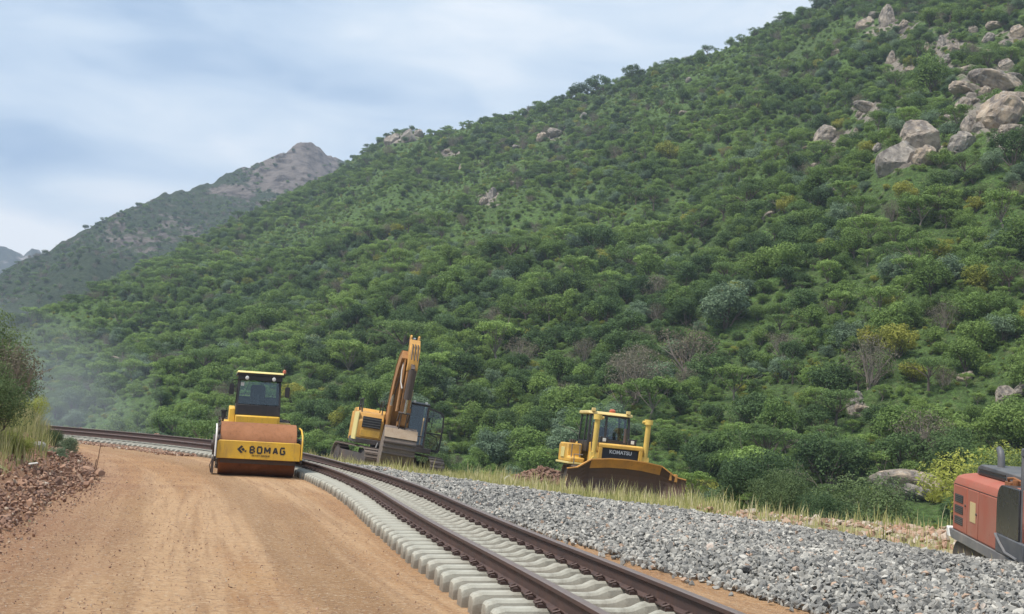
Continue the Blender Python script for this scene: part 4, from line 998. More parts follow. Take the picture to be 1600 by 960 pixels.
# the others: one mass, instanced from the same tree meshes
SRC = {}
for o in bpy.data.objects:
    if o.type == 'MESH' and o.name.split('.')[0] in ('crown', 'trunk'): SRC.setdefault(o.data.name, o)
missing = [k for k in range(len(PROTO)) if PROTO[k][0].name not in SRC]; missing = [k for k in missing if KIND[k][0] != 'n'] 
print('protos without individual', missing, [KIND[k] for k in missing])
def scatter(name, P, sc_, rot, idx_, lab, kind='stuff'):
    me = bpy.data.meshes.new(name); me.vertices.add(len(P)); me.vertices.foreach_set('co', np.asarray(P, np.float32).ravel())
    for nm, ty, v in (('scl', 'FLOAT', sc_), ('rz', 'FLOAT', rot), ('pid', 'INT', idx_)):
        a = me.attributes.new(nm, ty, 'POINT'); a.data.foreach_set('value', np.asarray(v, np.int32 if ty == 'INT' else np.float32))
    o = link(name, me); ng = bpy.data.node_groups.new(name, 'GeometryNodeTree')
    ng.interface.new_socket('Geometry', in_out='INPUT', socket_type='NodeSocketGeometry'); ng.interface.new_socket('Geometry', in_out='OUTPUT', socket_type='NodeSocketGeometry')
    nn = ng.nodes; gi = nn.new('NodeGroupInput'); go = nn.new('NodeGroupOutput'); J = nn.new('GeometryNodeJoinGeometry')
    def attr(nm, ty): a = nn.new('GeometryNodeInputNamedAttribute'); a.data_type = ty; a.inputs['Name'].default_value = nm; return next(s for s in a.outputs if s.enabled)
    A1, A2, A3 = attr('scl', 'FLOAT'), attr('rz', 'FLOAT'), attr('pid', 'INT'); cx = nn.new('ShaderNodeCombineXYZ'); ng.links.new(A2, cx.inputs[2])
    for k in sorted(set(int(v) for v in idx_)):
        cmp_ = nn.new('FunctionNodeCompare'); cmp_.data_type = 'INT'; cmp_.operation = 'EQUAL'
        ins = [s for s in cmp_.inputs if s.type == 'INT']; ng.links.new(A3, ins[0]); ins[1].default_value = k
        j2 = nn.new('GeometryNodeJoinGeometry')
        for me_ in PROTO[k][:2]:
            oi = nn.new('GeometryNodeObjectInfo'); oi.inputs['Object'].default_value = SRC[me_.name]; ng.links.new(oi.outputs['Geometry'], j2.inputs[0])
        ip = nn.new('GeometryNodeInstanceOnPoints'); ng.links.new(gi.outputs[0], ip.inputs['Points']); ng.links.new(cmp_.outputs[0], ip.inputs['Selection']); ng.links.new(j2.outputs[0], ip.inputs['Instance'])
        ng.links.new(cx.outputs[0], ip.inputs['Rotation']); ng.links.new(A1, ip.inputs['Scale']); ng.links.new(ip.outputs[0], J.inputs[0])
    ng.links.new(J.outputs[0], go.inputs[0]); md = o.modifiers.new('scatter', 'NODES'); md.node_group = ng; return tag(o, lab, kind=kind)
for k in missing:      # this form is too far off to be singled out: use its sister
    alt = [q for q in range(len(PROTO)) if q not in missing and KIND[q] == KIND[k]] or [1]
    pi[pi == k] = alt[0]
i = rest_i
scatter('hillside_bush', np.c_[x[i], y[i], z[i] - SINK], scl[i], rz[i], pi[i], 'dense green bushes and small trees covering the hillside')
# scrub and grass tufts filling the open slope
cand, r = cands(HA, D2(-31), D2(31), -2, 1.0, 1.7, 61, None)
x2 = cand[:, 1] * np.sin(cand[:, 0]); y2 = cand[:, 1] * np.cos(cand[:, 0]); z2 = surf(x2, y2); p2 = proj(np.c_[x2, y2, z2]); e2 = sdist(np.c_[x2, y2], FARE, 4)
k = (p2[0] > -100) & (p2[0] < 1700) & (p2[1] > -40) & ((e2 > 13) | (np.hypot(x2, y2) > 95)) & ((e2 > 17) | (x2 > -12) | (np.hypot(x2, y2) > 95)) & (r.rand(len(x2)) < .8)
for q in BL: k &= ~((np.abs(p2[0] - q[0]) < q[2] * .35) & (p2[1] > q[1]) & (p2[1] < q[1] + q[2] * .3 + 2))
x2, y2, z2 = x2[k], y2[k], z2[k]; n2 = len(x2)
lst = [q for q in range(len(PROTO)) if q not in missing and KIND[q][0] != 'n']; small = [q for q in lst if KIND[q] in ('mid', 'light', 'light', 'yellow')]; small += [q for q in lst if KIND[q] == 'light']
scatter('hillside_scrub', np.c_[x2, y2, z2 - .15], r.uniform(.12, .36, n2), r.uniform(0, 6, n2), np.array(small)[r.randint(0, len(small), n2)], 'low green scrub between the bushes on the hillside')
print('scrub', n2)
cand, r = cands(HA, D2(-26), D2(27), -2, .35, .95, 63, None); cand = cand[cand[:, 1] < 125]
x2 = cand[:, 1] * np.sin(cand[:, 0]); y2 = cand[:, 1] * np.cos(cand[:, 0]); e2 = sdist(np.c_[x2, y2], FARE, 4)
k = ((e2 > 11) | (np.hypot(x2, y2) > 95)) & ((e2 > 17) | (x2 > -12) | (np.hypot(x2, y2) > 95)) & (r.rand(len(x2)) < np.clip(.7 + fbm(x2 / 5, y2 / 5, 3), .1, 1)); x2, y2 = x2[k], y2[k]; n2 = len(x2); z2 = surf(x2, y2)
scatter('ground_scrub', np.c_[x2, y2, z2 - .06], r.uniform(.06, .17, n2), r.uniform(0, 6, n2), np.array(small)[r.randint(0, len(small), n2)], 'ankle high green undergrowth at the foot of the slope')
print('fine scrub', n2)
# mountain cover
cand, r = cands(HM, D2(-31), D2(1), 0.02, .985, 5.2, 71, None)
x3 = cand[:, 1] * np.sin(cand[:, 0]); y3 = cand[:, 1] * np.cos(cand[:, 0]); z3 = HM.z(cand[:, 0], cand[:, 1]); p3 = proj(np.c_[x3, y3, z3])
rk3 = gauss(p3[0], p3[1], 482, 250, 40, 30) * 1.3 + gauss(p3[0], p3[1], 430, 275, 35, 20) + .8 * gauss(p3[0], p3[1], 365, 298, 28, 9)
k = (r.rand(len(x3)) < np.clip(.85 - rk3 + .8 * fbm(x3 / 60, y3 / 60, 3), .03, 1)); x3, y3, z3 = x3[k], y3[k], z3[k]; n3 = len(x3); print('mountain', n3)
dk = [q for q in lst if KIND[q] in ('dark', 'mid', 'flat', 'twig')]
scatter('mountain_bush', np.c_[x3, y3, z3 - .3], r.uniform(.40, 1.0, n3), r.uniform(0, 6, n3), np.array(dk)[r.randint(0, len(dk), n3)], 'dark scrub dotted over the rocky mountain')

# plants of the left bank and the nearby right
def plant(px, py, D, sp_, w, lab, cat_, nm='bush', zoff=-.1, z=None):
    P = at(px, py, D); k = pick(sp_, np.random.RandomState(int(px + 7 * D) % 997)); s = w / PROTO[k][3]
    zz_ = float(ground_z(P[0], P[1])[0]) if z is None else z
    t = empty(nm, (P[0], P[1], zz_ + zoff), (0, 0, rnd.uniform(0, 6)), s); tag(t, lab, cat_, 'plants close to the road'); link('trunk', PROTO[k][1], t); link('crown', PROTO[k][0], t)
plant(-66, 648, 30, 'nmid', 2.9, 'brownish green tree leaning in at the left edge of the picture', 'tree', 'tree')
plant(-8, 645, 38, 'nmid', 2.6, 'green tree on the left bank behind the brownish one', 'tree', 'tree')
plant(-30, 700, 21, 'nmid', 1.5, 'low green bush at the left edge above the grass', 'bush')
plant(15, 660, 29, 'twig', 2.0, 'grey twiggy bush on the left bank', 'bush')
plant(34, 672, 37, 'nyellow', 1.3, 'small light green bush where the rails vanish', 'bush')
plant(84, 690, 35, 'ndark', .6, 'dark green bush at the near end of the left bank by the road', 'bush')
plant(106, 706, 32, 'npale', .75, 'pale broad leaved bush at the tip of the left bank', 'bush')
plant(76, 712, 29, 'nmid', .6, 'small green shrub between the grey rock and the pale bush', 'bush')
plant(20, 720, 22, 'nyellow', .7, 'yellow green tuft on the left bank above the grass', 'bush')
plant(88, 730, 26, 'npale', .5, 'little pale shrub below the round grey rock', 'bush')
plant(1555, 720, 31, 'nyellow', 3.2, 'bright yellow green bush directly behind the red machine', 'bush')
plant(1500, 735, 34, 'nyellow', 1.7, 'smaller yellow green bush left of the bright one behind the red machine', 'bush')
plant(1600, 730, 29, 'nmid', 2.4, 'light green bush at the right edge behind the red machine', 'bush')
plant(1415, 800, 36, 'ndark', 2.3, 'dark bush left of the red machine at the bench edge', 'bush')
plant(1355, 815, 38, 'nmid', 1.6, 'mid green bush beside the dark one at the bench edge', 'bush')
plant(1290, 800, 38, 'ndark', 2.2, 'dark bush at the bench edge below the pale boulder', 'bush')
plant(1215, 790, 41, 'nmid', 2.4, 'mid green bush at the bench edge right of the bulldozer', 'bush')
plant(1130, 772, 46, 'nmid', 2.2, 'light green bush directly right of the bulldozer blade', 'bush')

# ------------------------------------------------------------------ writing
def text(name, s, size, mat, parent, loc, rot, extrude=.004, sx=1., bold=0., sp=1.):
    c = bpy.data.curves.new(name, 'FONT'); c.body = s; c.size = size; c.extrude = extrude; c.space_character = sp; c.offset = bold; c.align_x = 'CENTER'; c.align_y = 'CENTER'; c.materials.append(mat)
    o = bpy.data.objects.new(name, c); C.objects.link(o); o.parent = parent; o.location = loc; o.rotation_euler = rot; o.scale = (sx, 1, 1)
    bpy.context.view_layer.update(); me = bpy.data.meshes.new_from_object(o); bpy.data.objects.remove(o)
    o = link(name, me, parent); o.location = loc; o.rotation_euler = rot; o.scale = (sx, 1, 1); return o
def rounded(x0, x1, y0, y1, r, n=4, corners=(1, 1, 1, 1)):   # corners: lower left, lower right, upper right, upper left
    P = []
    for (cx, cy, a0, on, px, py) in ((x0 + r, y0 + r, PI, corners[0], x0, y0), (x1 - r, y0 + r, 1.5 * PI, corners[1], x1, y0), (x1 - r, y1 - r, 0, corners[2], x1, y1), (x0 + r, y1 - r, .5 * PI, corners[3], x0, y1)):
        if not on: P.append((px, py)); continue
        for k in range(n + 1): a = a0 + k / n * PI / 2; P.append((cx + r * math.cos(a), cy + r * math.sin(a)))
    return P
def ring(m, outer, inner, ax, a, b):       # frame: outer and inner outlines with the same point count
    def pt(p, t): return {'x': (t, p[0], p[1]), 'y': (p[0], t, p[1]), 'z': (p[0], p[1], t)}[ax]
    n = len(outer); V = [pt(p, a) for p in outer] + [pt(p, a) for p in inner] + [pt(p, b) for p in outer] + [pt(p, b) for p in inner]; F = []
    for i in range(n):
        j = (i + 1) % n; F += [(i, j, n + j, n + i), (2 * n + i, 3 * n + i, 3 * n + j, 2 * n + j), (i, 2 * n + i, 2 * n + j, j), (n + i, n + j, 3 * n + j, 3 * n + i)]
    m.add(V, F)

# ------------------------------------------------------------------ road roller
def roller():
    P = at(405, 742, 30.9)
    R = empty('road_roller', (P[0] + .02, P[1] - .6, .0), (0, 0, math.radians(14.5))); R.scale = (.90, 1, 1)
    tag(R, 'yellow road roller with a big brown steel drum parked on the dirt road', 'road roller')
    # drum
    m = MB(); m.lathe([(-1.065, .54), (-1.065, .67), (-1.05, .685), (1.05, .685), (1.065, .67), (1.065, .54)], (0, 0, .685), 'x', 72); d = m.build('drum', M['rust'], R, smooth=True)
    for sx in (-1, 1):
        m = MB(); m.lathe([(sx * 1.067, .30), (sx * 1.09, .28), (sx * 1.09, .05)], (0, 0, .755), 'x', 24); m.build('drum_hub', M['dark'], d, smooth=True)
    # front frame beam and side frames
    m = MB(); m.prism([(-1.15, .46), (1.15, .46), (1.15, .88), (1.08, .91), (-1.08, .91), (-1.15, .88)], 'y', -1.02, -.84); fb = m.build('front_beam', M['yellow'], R, .012)
    G = {'B': [((0, 0), (0, 1)), ((0, 1), (.75, 1)), ((0, .5), (.8, .5)), ((0, 0), (.75, 0)), ((.82, .93), (.82, .58)), ((.88, .42), (.88, .07))], 'O': [((0, .05), (0, .95)), ((0, 1), (.9, 1)), ((.9, .95), (.9, .05)), ((0, 0), (.9, 0))],
         'M': [((0, 0), (0, 1)), ((1.1, 0), (1.1, 1)), ((.03, 1), (.55, .25)), ((1.07, 1), (.55, .25))], 'A': [((0, 0), (.42, 1)), ((.92, 0), (.48, 1)), ((.2, .3), (.74, .3))], 'G': [((0, .05), (0, .95)), ((0, 1), (.9, 1)), ((0, 0), (.9, 0)), ((.9, 0), (.9, .5)), ((.5, .5), (.95, .5))]}
    m = MB(); x = -.24
    for ch in 'BOMAG':
        for k, ((a, b), (c, d)) in enumerate(G[ch]): m.bar((x + a * .125, -1.021 - k * .0006, .625 + b * .15), (x + c * .125, -1.021 - k * .0006, .625 + d * .15), .045, .004, up=(0, 1, 0))
        x += {'M': .235}.get(ch, .20)
    m.build('lettering', M['ink'], fb)
    text('small_lettering', 'FAYAT GROUP', .062, M['ink'], fb, (.06, -1.022, .555), (PI / 2, 0, 0), sx=1.2)
    m = MB(); y = -1.026                    # arrow shaped emblem
    m.prism([(-.60, .70), (-.49, .80), (-.44, .77), (-.52, .70), (-.44, .63), (-.49, .60)], 'y', y, -1.02)
    m.prism([(-.49, .70), (-.43, .745), (-.39, .70), (-.43, .655)], 'y', y, -1.02); m.prism([(-.41, .665), (-.34, .69), (-.36, .63)], 'y', y, -1.02); m.build('emblem', M['ink'], fb)
    for sx in (-1, 1):
        m = MB(); m.prism([(-1.04, .42), (-.86, .36), (1.3, .42), (1.45, .62), (1.4, 1.0), (.2, 1.0), (-.84, .99), (-1.04, .97)], 'x', sx * 1.155, sx * 1.215); sf = m.build('side_frame', M['black'], R, .01)
        m = MB(); m.tube([(sx * 1.185, -1.05, .5), (sx * 1.185, -1.06, .95), (sx * 1.185, -.95, 1.10), (sx * 1.185, -.5, 1.24), (sx * 1.185, .2, 1.28)], .025, 8); m.build('guard_rail', M['white'] if sx < 0 else M['yellow'], sf, smooth=True)
        m = MB(); m.cyl((sx * 1.10, 0, .755), (sx * 1.26, 0, .755), .26, n=20); m.cyl((sx * 1.25, 0, .755), (sx * 1.3, 0, .755), .12, n=16); m.build('bearing', M['dark'], sf, .01)
    m = MB(); m.box(-1.26, -1.19, -.45, .1, .05, .42); m.tube([(-1.23, -.4, .45), (-1.3, -.42, .25), (-1.26, -.35, .06)], .015, 6); m.build('foot_step', M['dark'], R, .01)
    m = MB(); m.box(-1.05, 1.05, -.83, -.76, .34, .45); m.build('scraper', M['dark'], R, .005)
    m = MB(); m.cyl((-1.02, .35, 1.45), (-1.02, .35, 1.62), .07, n=16); m.cyl((-1.02, .35, 1.62), (-1.02, .35, 1.66), .1, n=16); m.tube([(-1.02, .35, 1.46), (-1.05, .5, 1.2), (-1.1, .6, 1.0)], .03, 6); m.build('filler_cap', M['black'], R, smooth=True)
    # articulation and rear body
    m = MB(); m.box(-.35, .35, 1.15, 2.0, .45, .95); m.box(-.9, .9, 1.02, 1.2, .5, 1.05); m.build('articulation_joint', M['dark'], R, .02)
    m = MB(); m.prism([(1.30, .62), (1.30, 1.55), (2.9, 1.60), (4.6, 1.48), (4.75, 1.2), (4.7, .62)], 'x', -.66, .66); rb = m.build('body', M['yellow'], R, .03)
    m = MB(); m.box(-.60, .60, 1.283, 1.299, 1.34, 1.52); m.build('front_panel', M['yellow'], rb, .006)
    for sx in (-1, 1):
        m = MB(); m.prism([(1.55, 1.0), (1.65, 1.38), (2.0, 1.40), (2.25, 1.40), (4.2, 1.40), (4.2, 1.28), (2.3, 1.28), (2.1, 1.0)], 'x', sx * .67, sx * 1.03); m.build('fender', M['yellow'], rb, .02)
        w = empty('wheel', (sx * .84, 3.25, .74)); w.parent = R
        m = MB(); m.lathe([(-.27, .42), (-.27, .66), (-.22, .73), (0, .745), (.22, .73), (.27, .66), (.27, .42)], (0, 0, 0), 'x', 40)
        for k in range(22):
            a = 2 * PI * k / 22
            for q in (-1, 1): m.bar((q * .02, .735 * math.cos(a), .735 * math.sin(a)), (q * .27, .70 * math.cos(a + .14), .70 * math.sin(a + .14)), .05, .06, up=(0, math.cos(a), math.sin(a)))
        m.build('tyre', M['tyre'], w, smooth=True)
        m = MB(); m.lathe([(-.28, .40), (-.20, .36), (-.12, .12), (.12, .12), (.20, .36), (.28, .40)], (0, 0, 0), 'x', 28); m.build('rim', M['yellow'], w, smooth=True)
    m = MB(); m.prism([(1.6, 1.2), (1.7, 1.72), (2.6, 1.80), (3.0, 1.5), (3.0, 1.2)], 'x', -.84, -.665); m.build('side_tank', M['yellow'], rb, .02)
    # cab: slightly narrower at the top
    z0, z1, z2 = 1.56, 1.84, 2.60
    cab = MB(); fy0, fy1, by = 1.40, 1.55, 2.75
    W0, W1 = .64, .60
    for sx in (-1, 1):
        cab.bar((sx * W0, fy0, z0), (sx * W1, fy1, z2), .055, .075); cab.bar((sx * W0, by, z0), (sx * W1, by - .1, z2), .07, .08); cab.bar((sx * W0, 2.1, z0), (sx * W1, 2.08, z2), .035, .05)
        cab.bar((sx * W0, fy0, z1), (sx * W0, by, z1), .05, .05)
        cab.box(sx * W0 - .02, sx * W0 + .02, fy0 + .02, by, z0, z1)
    cab.box(-W0, W0, fy0 - .02, fy0 + .03, z0, z1 + .0); cab.box(-W0, W0, by - .03, by + .02, z0, z1 + .25)
    cab.bar((-W1, fy1, z2), (W1, fy1, z2), .06, .06); cab.bar((-W1, by - .1, z2), (W1, by - .1, z2), .06, .06)
    cb = cab.build('cab', M['black'], R, .008)
    m = MB(); m.box(-.70, .70, 1.40, 2.86, z2 + .035, z2 + .10); m.box(-.66, .66, 1.415, 1.49, z2 - .09, z2 + .034); m.build('roof_fascia', M['black'], cb, .01)
    m = MB(); m.prism([(1.36, z2 + .102), (2.9, z2 + .102), (2.86, z2 + .15), (1.42, z2 + .16)], 'x', -.69, .69); m.build('roof', M['roof_yellow'], cb, .02)
    m = MB(); t = .5; m.add([(-W0 + .02, fy0 + .04, z1 + .02), (W0 - .02, fy0 + .04, z1 + .02), (W1 - .02, fy1 - .01, z2 - .03), (-W1 + .02, fy1 - .01, z2 - .03)], [(0, 1, 2, 3)]); m.build('windscreen', M['glass'], cb)
    for sx in (-1, 1):
        m = MB(); m.add([(sx * W0, fy0 + .08, z1 + .03), (sx * W0, by - .05, z1 + .03), (sx * W1, by - .14, z2 - .03), (sx * W1, fy1 + .04, z2 - .03)], [(0, 1, 2, 3)]); m.build('side_window', M['glass'], cb)
    m = MB(); m.add([(-W0 + .04, by, z1 + .3), (W0 - .04, by, z1 + .3), (W1 - .04, by - .1, z2 - .04), (-W1 + .04, by - .1, z2 - .04)], [(0, 1, 2, 3)]); m.build('rear_window', M['glass'], cb)
    for sx in (-.40, .40):
        m = MB(); m.lathe([(0, .05), (-.05, .055), (-.055, .045)], (sx, 1.41, z2 - .03), 'y', 14); m.build('work_light', M['lamp'], cb, smooth=True)
    m = MB(); m.box(-.57, -.47, 1.50, 1.508, z2 - .25, z2 - .16); m.build('window_sticker', M['white'], cb)
    m = MB(); m.bar((-.46, 1.52, 2.05), (-.30, 1.545, 2.50), .012, .012); m.bar((-.30, 1.545, 2.50), (-.05, 1.56, 2.56), .012, .012); m.build('wiper', M['ink'], cb)
    m = MB(); m.prism(rounded(-.25, .25, 1.75, 1.92, .05), 'y', 1.98, 2.42); m.prism(rounded(-.23, .23, 1.93, 2.42, .1), 'y', 2.34, 2.46); m.build('seat', M['seat'], cb, .02)
    m = MB(); m.bar((0, 1.65, 1.72), (0, 1.82, 2.14), .05, .05)
    for k in range(18): a, b = 2 * PI * k / 18, 2 * PI * (k + 1) / 18; m.bar((.18 * math.cos(a), 1.80 + .07 * math.sin(a), 2.15 + .16 * math.sin(a)), (.18 * math.cos(b), 1.80 + .07 * math.sin(b), 2.15 + .16 * math.sin(b)), .02, .02)
    m.bar((-.17, 1.80, 2.15), (.17, 1.80, 2.15), .02, .02); m.build('steering_wheel', M['ink'], cb)
    m = MB(); m.box(.28, .52, 1.6, 1.9, 1.72, 2.02); m.bar((.42, 1.7, 2.0), (.42, 1.68, 2.16), .025, .025); m.build('console', M['black'], cb, .01)
    for sx in (-1, 1):
        m = MB(); x = sx * .66; m.tube([(x, 1.5, 2.5), (x + sx * .17, 1.42, 2.5), (x + sx * .17, 1.42, 2.36)], .012, 6); m.prism(rounded(x + sx * .17 - .07, x + sx * .17 + .07, 2.10, 2.38, .03), 'y', 1.39, 1.43); m.build('mirror', M['black'], cb, .005)
    m = MB(); m.cyl((.74, 2.0, z2 + .05), (.74, 2.0, z2 + .17), .02, n=8); m.box(.68, .75, 1.98, 2.02, z2 + .05, z2 + .08); bb_ = m.build('beacon_arm', M['black'], cb)
    m = MB(); m.lathe([(0, .055), (.07, .055), (.10, .035), (.11, .0)], (.74, 2.0, z2 + .17), 'z', 16); m.build('beacon', M['beacon'], bb_, smooth=True)
    m = MB(); m.tube([(.3, 3.6, 1.5), (.3, 3.6, 1.95), (.3, 3.7, 2.02)], .045, 12); m.build('exhaust_pipe', M['dark'], R, smooth=True)
roller()

# ------------------------------------------------------------------ crawler running gear
def crawler(name, parent, x, w, y0, y1, h, nsh=44, z0=0., spr=None):
    """one crawler track: shoes round a stadium, frame, sprocket, idler, rollers"""
    t = empty(name, (x, 0, z0)); t.parent = parent; r = h / 2
    Ls = (y1 - y0 - 2 * r); per = 2 * Ls + 2 * PI * r; m = MB()
    def pt(s, rad):
        s %= per
        if s < Ls: return (y0 + r + s, r - rad), (0, -1)
        s -= Ls
        if s < PI * r: a = -PI / 2 + s / r; return (y1 - r + rad * math.cos(a), r + rad * math.sin(a)), (math.cos(a), math.sin(a))
        s -= PI * r
        if s < Ls: return (y1 - r - s, r + rad), (0, 1)
        s -= Ls; a = PI / 2 + s / r; return (y0 + r + rad * math.cos(a), r + rad * math.sin(a)), (math.cos(a), math.sin(a))
    for k in range(nsh):
        s = per * k / nsh; (ay, az), nv = pt(s + .012, r - .03); (by, bz), nv2 = pt(s + per / nsh - .012, r - .03)
        m.bar((0, ay, az), (0, by, bz), w, .035, up=(0, nv[0], nv[1]))
        (gy, gz), nv = pt(s + per / nsh * .25, r - .008); m.bar((-w / 2, gy, gz), (w / 2, gy, gz), .02, .05, up=(0, nv[0], nv[1]))
    m.build('track_shoes', M['track'], t)
    m = MB(); m.prism([(y0 + r, h * .22), (y1 - r, h * .22), (y1 - r * 1.1, h * .72), (y0 + r * 1.1, h * .72)], 'x', -w * .3, w * .3); m.build('track_frame', M['dark'], t, .02)
    for yy, rr_ in ((y0 + r, r * .80), (y1 - r, r * .80)):
        m = MB(); m.lathe([(-w * .34, rr_ * .5), (-w * .34, rr_), (w * .34, rr_), (w * .34, rr_ * .5), (w * .36, rr_ * .3)], (0, yy, r), 'x', 24); m.build('sprocket', M['dark'], t, smooth=True)
    m = MB()
    for k in range(6): yy = y0 + r + (k + .5) * Ls / 6; m.cyl((-w * .32, yy, .13), (w * .32, yy, .13), .09, n=12)
    m.build('track_roller', M['dark'], t); return t

# ------------------------------------------------------------------ yellow excavator
def excavator():
    P = at(600, 735, 47.5); z = -.50
    R = empty('excavator', (P[0], P[1], z), (0, math.radians(6.0), math.radians(11.5)))
    tag(R, 'yellow excavator behind the rails with its boom raised and bucket curled in', 'excavator')
    for sx in (-1, 1):
        t = crawler('crawler_track', R, 0, .62, -2.35, 2.35, .98, 48); a = math.radians(13); t.rotation_euler = (0, 0, a); t.location = (sx * 1.36 * math.cos(a), sx * 1.36 * math.sin(a), 0)
    m = MB(); m.box(-1.1, 1.1, -1.1, 1.1, .42, .85); m.cyl((0, 0, .85), (0, 0, 1.08), .75, n=32); m.build('undercarriage', M['dark'], R, .03)
    m = MB(); m.box(-1.5, 1.5, -1.75, 2.5, 1.08, 1.28); hs = m.build('deck', M['dark'], R, .02)
    # counterweight and engine hood
    m = MB(); m.prism([(-1.5, 2.2), (-1.5, 2.9), (-1.0, 3.25), (1.0, 3.25), (1.5, 2.9), (1.5, 2.2)], 'z', 1.12, 2.35); m.build('counterweight', M['cat'], R, .05)
    m = MB(); m.prism([(.35, 1.285), (2.19, 1.285), (2.19, 2.42), (1.9, 2.5), (.5, 2.5), (.35, 2.38)], 'x', -1.48, 1.48); m.build('engine_hood', M['cat'], R, .03)
    # tank and tool box at the operator's right
    m = MB(); m.prism([(-1.72, 1.285), (.345, 1.285), (.345, 2.30), (-.9, 2.36), (-1.45, 2.30), (-1.72, 1.95)], 'x', -1.5, -.52); tb = m.build('tank_box', M['cat'], R, .03)
    m = MB(); m.prism([(-1.36, 1.72), (-.62, 1.72), (-.62, 2.15), (-1.36, 2.15)], 'y', -1.765, -1.66); m.build('dark_grille', M['black'], tb, .01)
    m = MB()
    for k in range(4): m.bar((-1.34, -1.775, 1.77 + k * .1), (-.64, -1.775, 1.77 + k * .1), .02, .02)
    m.build('grille_bars', M['grey'], tb)
    m = MB(); m.prism(rounded(-1.38, -.60, 1.36, 1.64, .05), 'y', -1.75, -1.715); m.build('tool_box_door', M['dozer'], tb, .008)
    m = MB(); m.box(-1.56, -1.51, -1.7, .3, 1.2, 2.3); m.build('side_panel', M['roof_yellow'], tb, .01)
    m = MB()
    for yy in (-1.3, -.6, .1): m.tube([(-1.42, yy, 2.3), (-1.42, yy, 2.85)], .022, 8)
    m.tube([(-1.42, -1.45, 2.2), (-1.42, -1.3, 2.85), (-1.42, .25, 2.85), (-1.42, .3, 2.4)], .022, 8)
    m.tube([(-.62, -1.45, 2.2), (-.62, -1.35, 2.85), (-.62, -.5, 2.85), (-.62, -.3, 2.4)], .022, 8); m.tube([(-1.42, -.6, 2.6), (-1.42, .28, 2.6)], .018, 6); m.build('handrail', M['black'], R, smooth=True)
    # cab
    x0, x1, ya, yb, za, zb = .45, 1.17, -1.72, -.02, 1.285, 2.95
    cb = MB()
    for (px, py, qx, qy) in ((x0, ya, x0, ya + .16), (x1, ya, x1, ya + .16), (x0, yb, x0, yb), (x1, yb, x1, yb)): cb.bar((px, py, za), (qx, qy, zb), .07, .07)
    cb.box(x0, x1, ya, yb, za - .0, za + .10); cb.box(x0 - .02, x0 + .03, ya + .05, yb, za, za + .75); cb.bar((x0, ya + .1, za + .85), (x0, yb, za + .85), .05, .05)
    cb.box(x0, x1, yb - .03, yb + .02, za, zb); cb.bar((x0, ya + .05, za + .42), (x1, ya + .05, za + .42), .05, .05)
    cb.bar((x0, ya + .16, zb), (x1, ya + .16, zb), .07, .07); cab_ = cb.build('cab', M['dark'], R, .012)
    m = MB(); m.prism([(ya + .05, zb + .0), (yb + .05, zb + .0), (yb + .02, zb + .10), (ya + .3, zb + .10), (ya + .08, zb + .05)], 'x', x0 - .04, x1 + .04); m.build('roof', M['black'], cab_, .02)
    m = MB(); m.add([(x0 + .04, ya + .03, za + .44), (x1 - .04, ya + .03, za + .44), (x1 - .04, ya + .15, zb - .03), (x0 + .04, ya + .15, zb - .03)], [(0, 1, 2, 3)]); m.add([(x0 + .04, ya, za + .1), (x1 - .04, ya, za + .1), (x1 - .04, ya + .02, za + .4), (x0 + .04, ya + .02, za + .4)], [(0, 1, 2, 3)]); m.build('windscreen', M['glass'], cab_)
    m = MB(); m.add([(x0, ya + .15, za + .88), (x0, yb - .05, za + .88), (x0, yb - .05, zb - .03), (x0, ya + .2, zb - .03)], [(0, 1, 2, 3)]); m.build('side_window', M['glass'], cab_)
    m = MB(); m.prism(rounded(.58, 1.05, za + .35, za + .52, .05), 'y', -1.0, -.5); m.prism(rounded(.60, 1.03, za + .55, za + 1.2, .1), 'y', -.55, -.42); m.build('seat', M['seat'], cab_, .02)
    for sx in (.56, 1.04):
        m = MB(); m.box(sx - .05, sx + .05, ya + .1, ya + .2, zb + .05, zb + .14); m.build('work_light', M['lamp'], cab_, .01)
    # open door, hinged on the cab's rear post and standing out sideways
    dr = MB(); D0, D1, dz0, dz1 = 1.20, 2.02, 1.18, 2.90
    out = [(D0, dz0), (D1 - .05, dz0 - .02), (D1, dz0 + .1), (D1 + .02, dz0 + 1.0), (D1 - .02, dz1 - .25), (D1 - .14, dz1 - .1), (D0 + .3, dz1), (D0, dz1)]
    cx, cz = sum(p[0] for p in out) / 8, sum(p[1] for p in out) / 8
    inn = [(cx + (p[0] - cx) * .80, cz + (p[1] - cz) * .90) for p in out]; ring(dr, out, inn, 'y', -.56, -.49)
    dr.bar((D0, -.525, dz0 + .72), (D1, -.525, dz0 + .72), .05, .055); dr.bar((D0 + .33, -.525, dz0 + .74), (D0 + .33, -.525, dz1 - .06), .02, .03)
    dr.tube([(D0 + .05, -.53, dz0 + .65), (D0 + .25, -.54, dz0 + .72), (D0 + .6, -.54, dz0 + .6), (D0 + .72, -.54, dz0 + .3), (D0 + .68, -.53, dz0 + .08)], .022, 6)
    dr.box(D0 + .08, D0 + .24, -.58, -.5, dz0 + 1.15, dz0 + 1.35); dd = dr.build('cab_door', M['black'], cab_, .008)
    m = MB(); m.add([(p[0], -.525, p[1]) for p in inn], [tuple(range(8))]); m.build('door_window', M['doorglass'], cab_)
    # boom, box section that bends forward (towards -y) on top
    top = [(-.75, 2.05), (-1.15, 3.55), (-1.75, 4.65), (-2.45, 5.15), (-3.1, 5.30)]
    bot = [(-1.0, 1.55), (-1.75, 3.0), (-2.25, 3.95), (-2.75, 4.55), (-3.3, 4.95)]
    m = MB(); m.prism(top + bot[::-1], 'x', -.42, .16); bo = m.build('boom', M['catbrown'], R, .02)
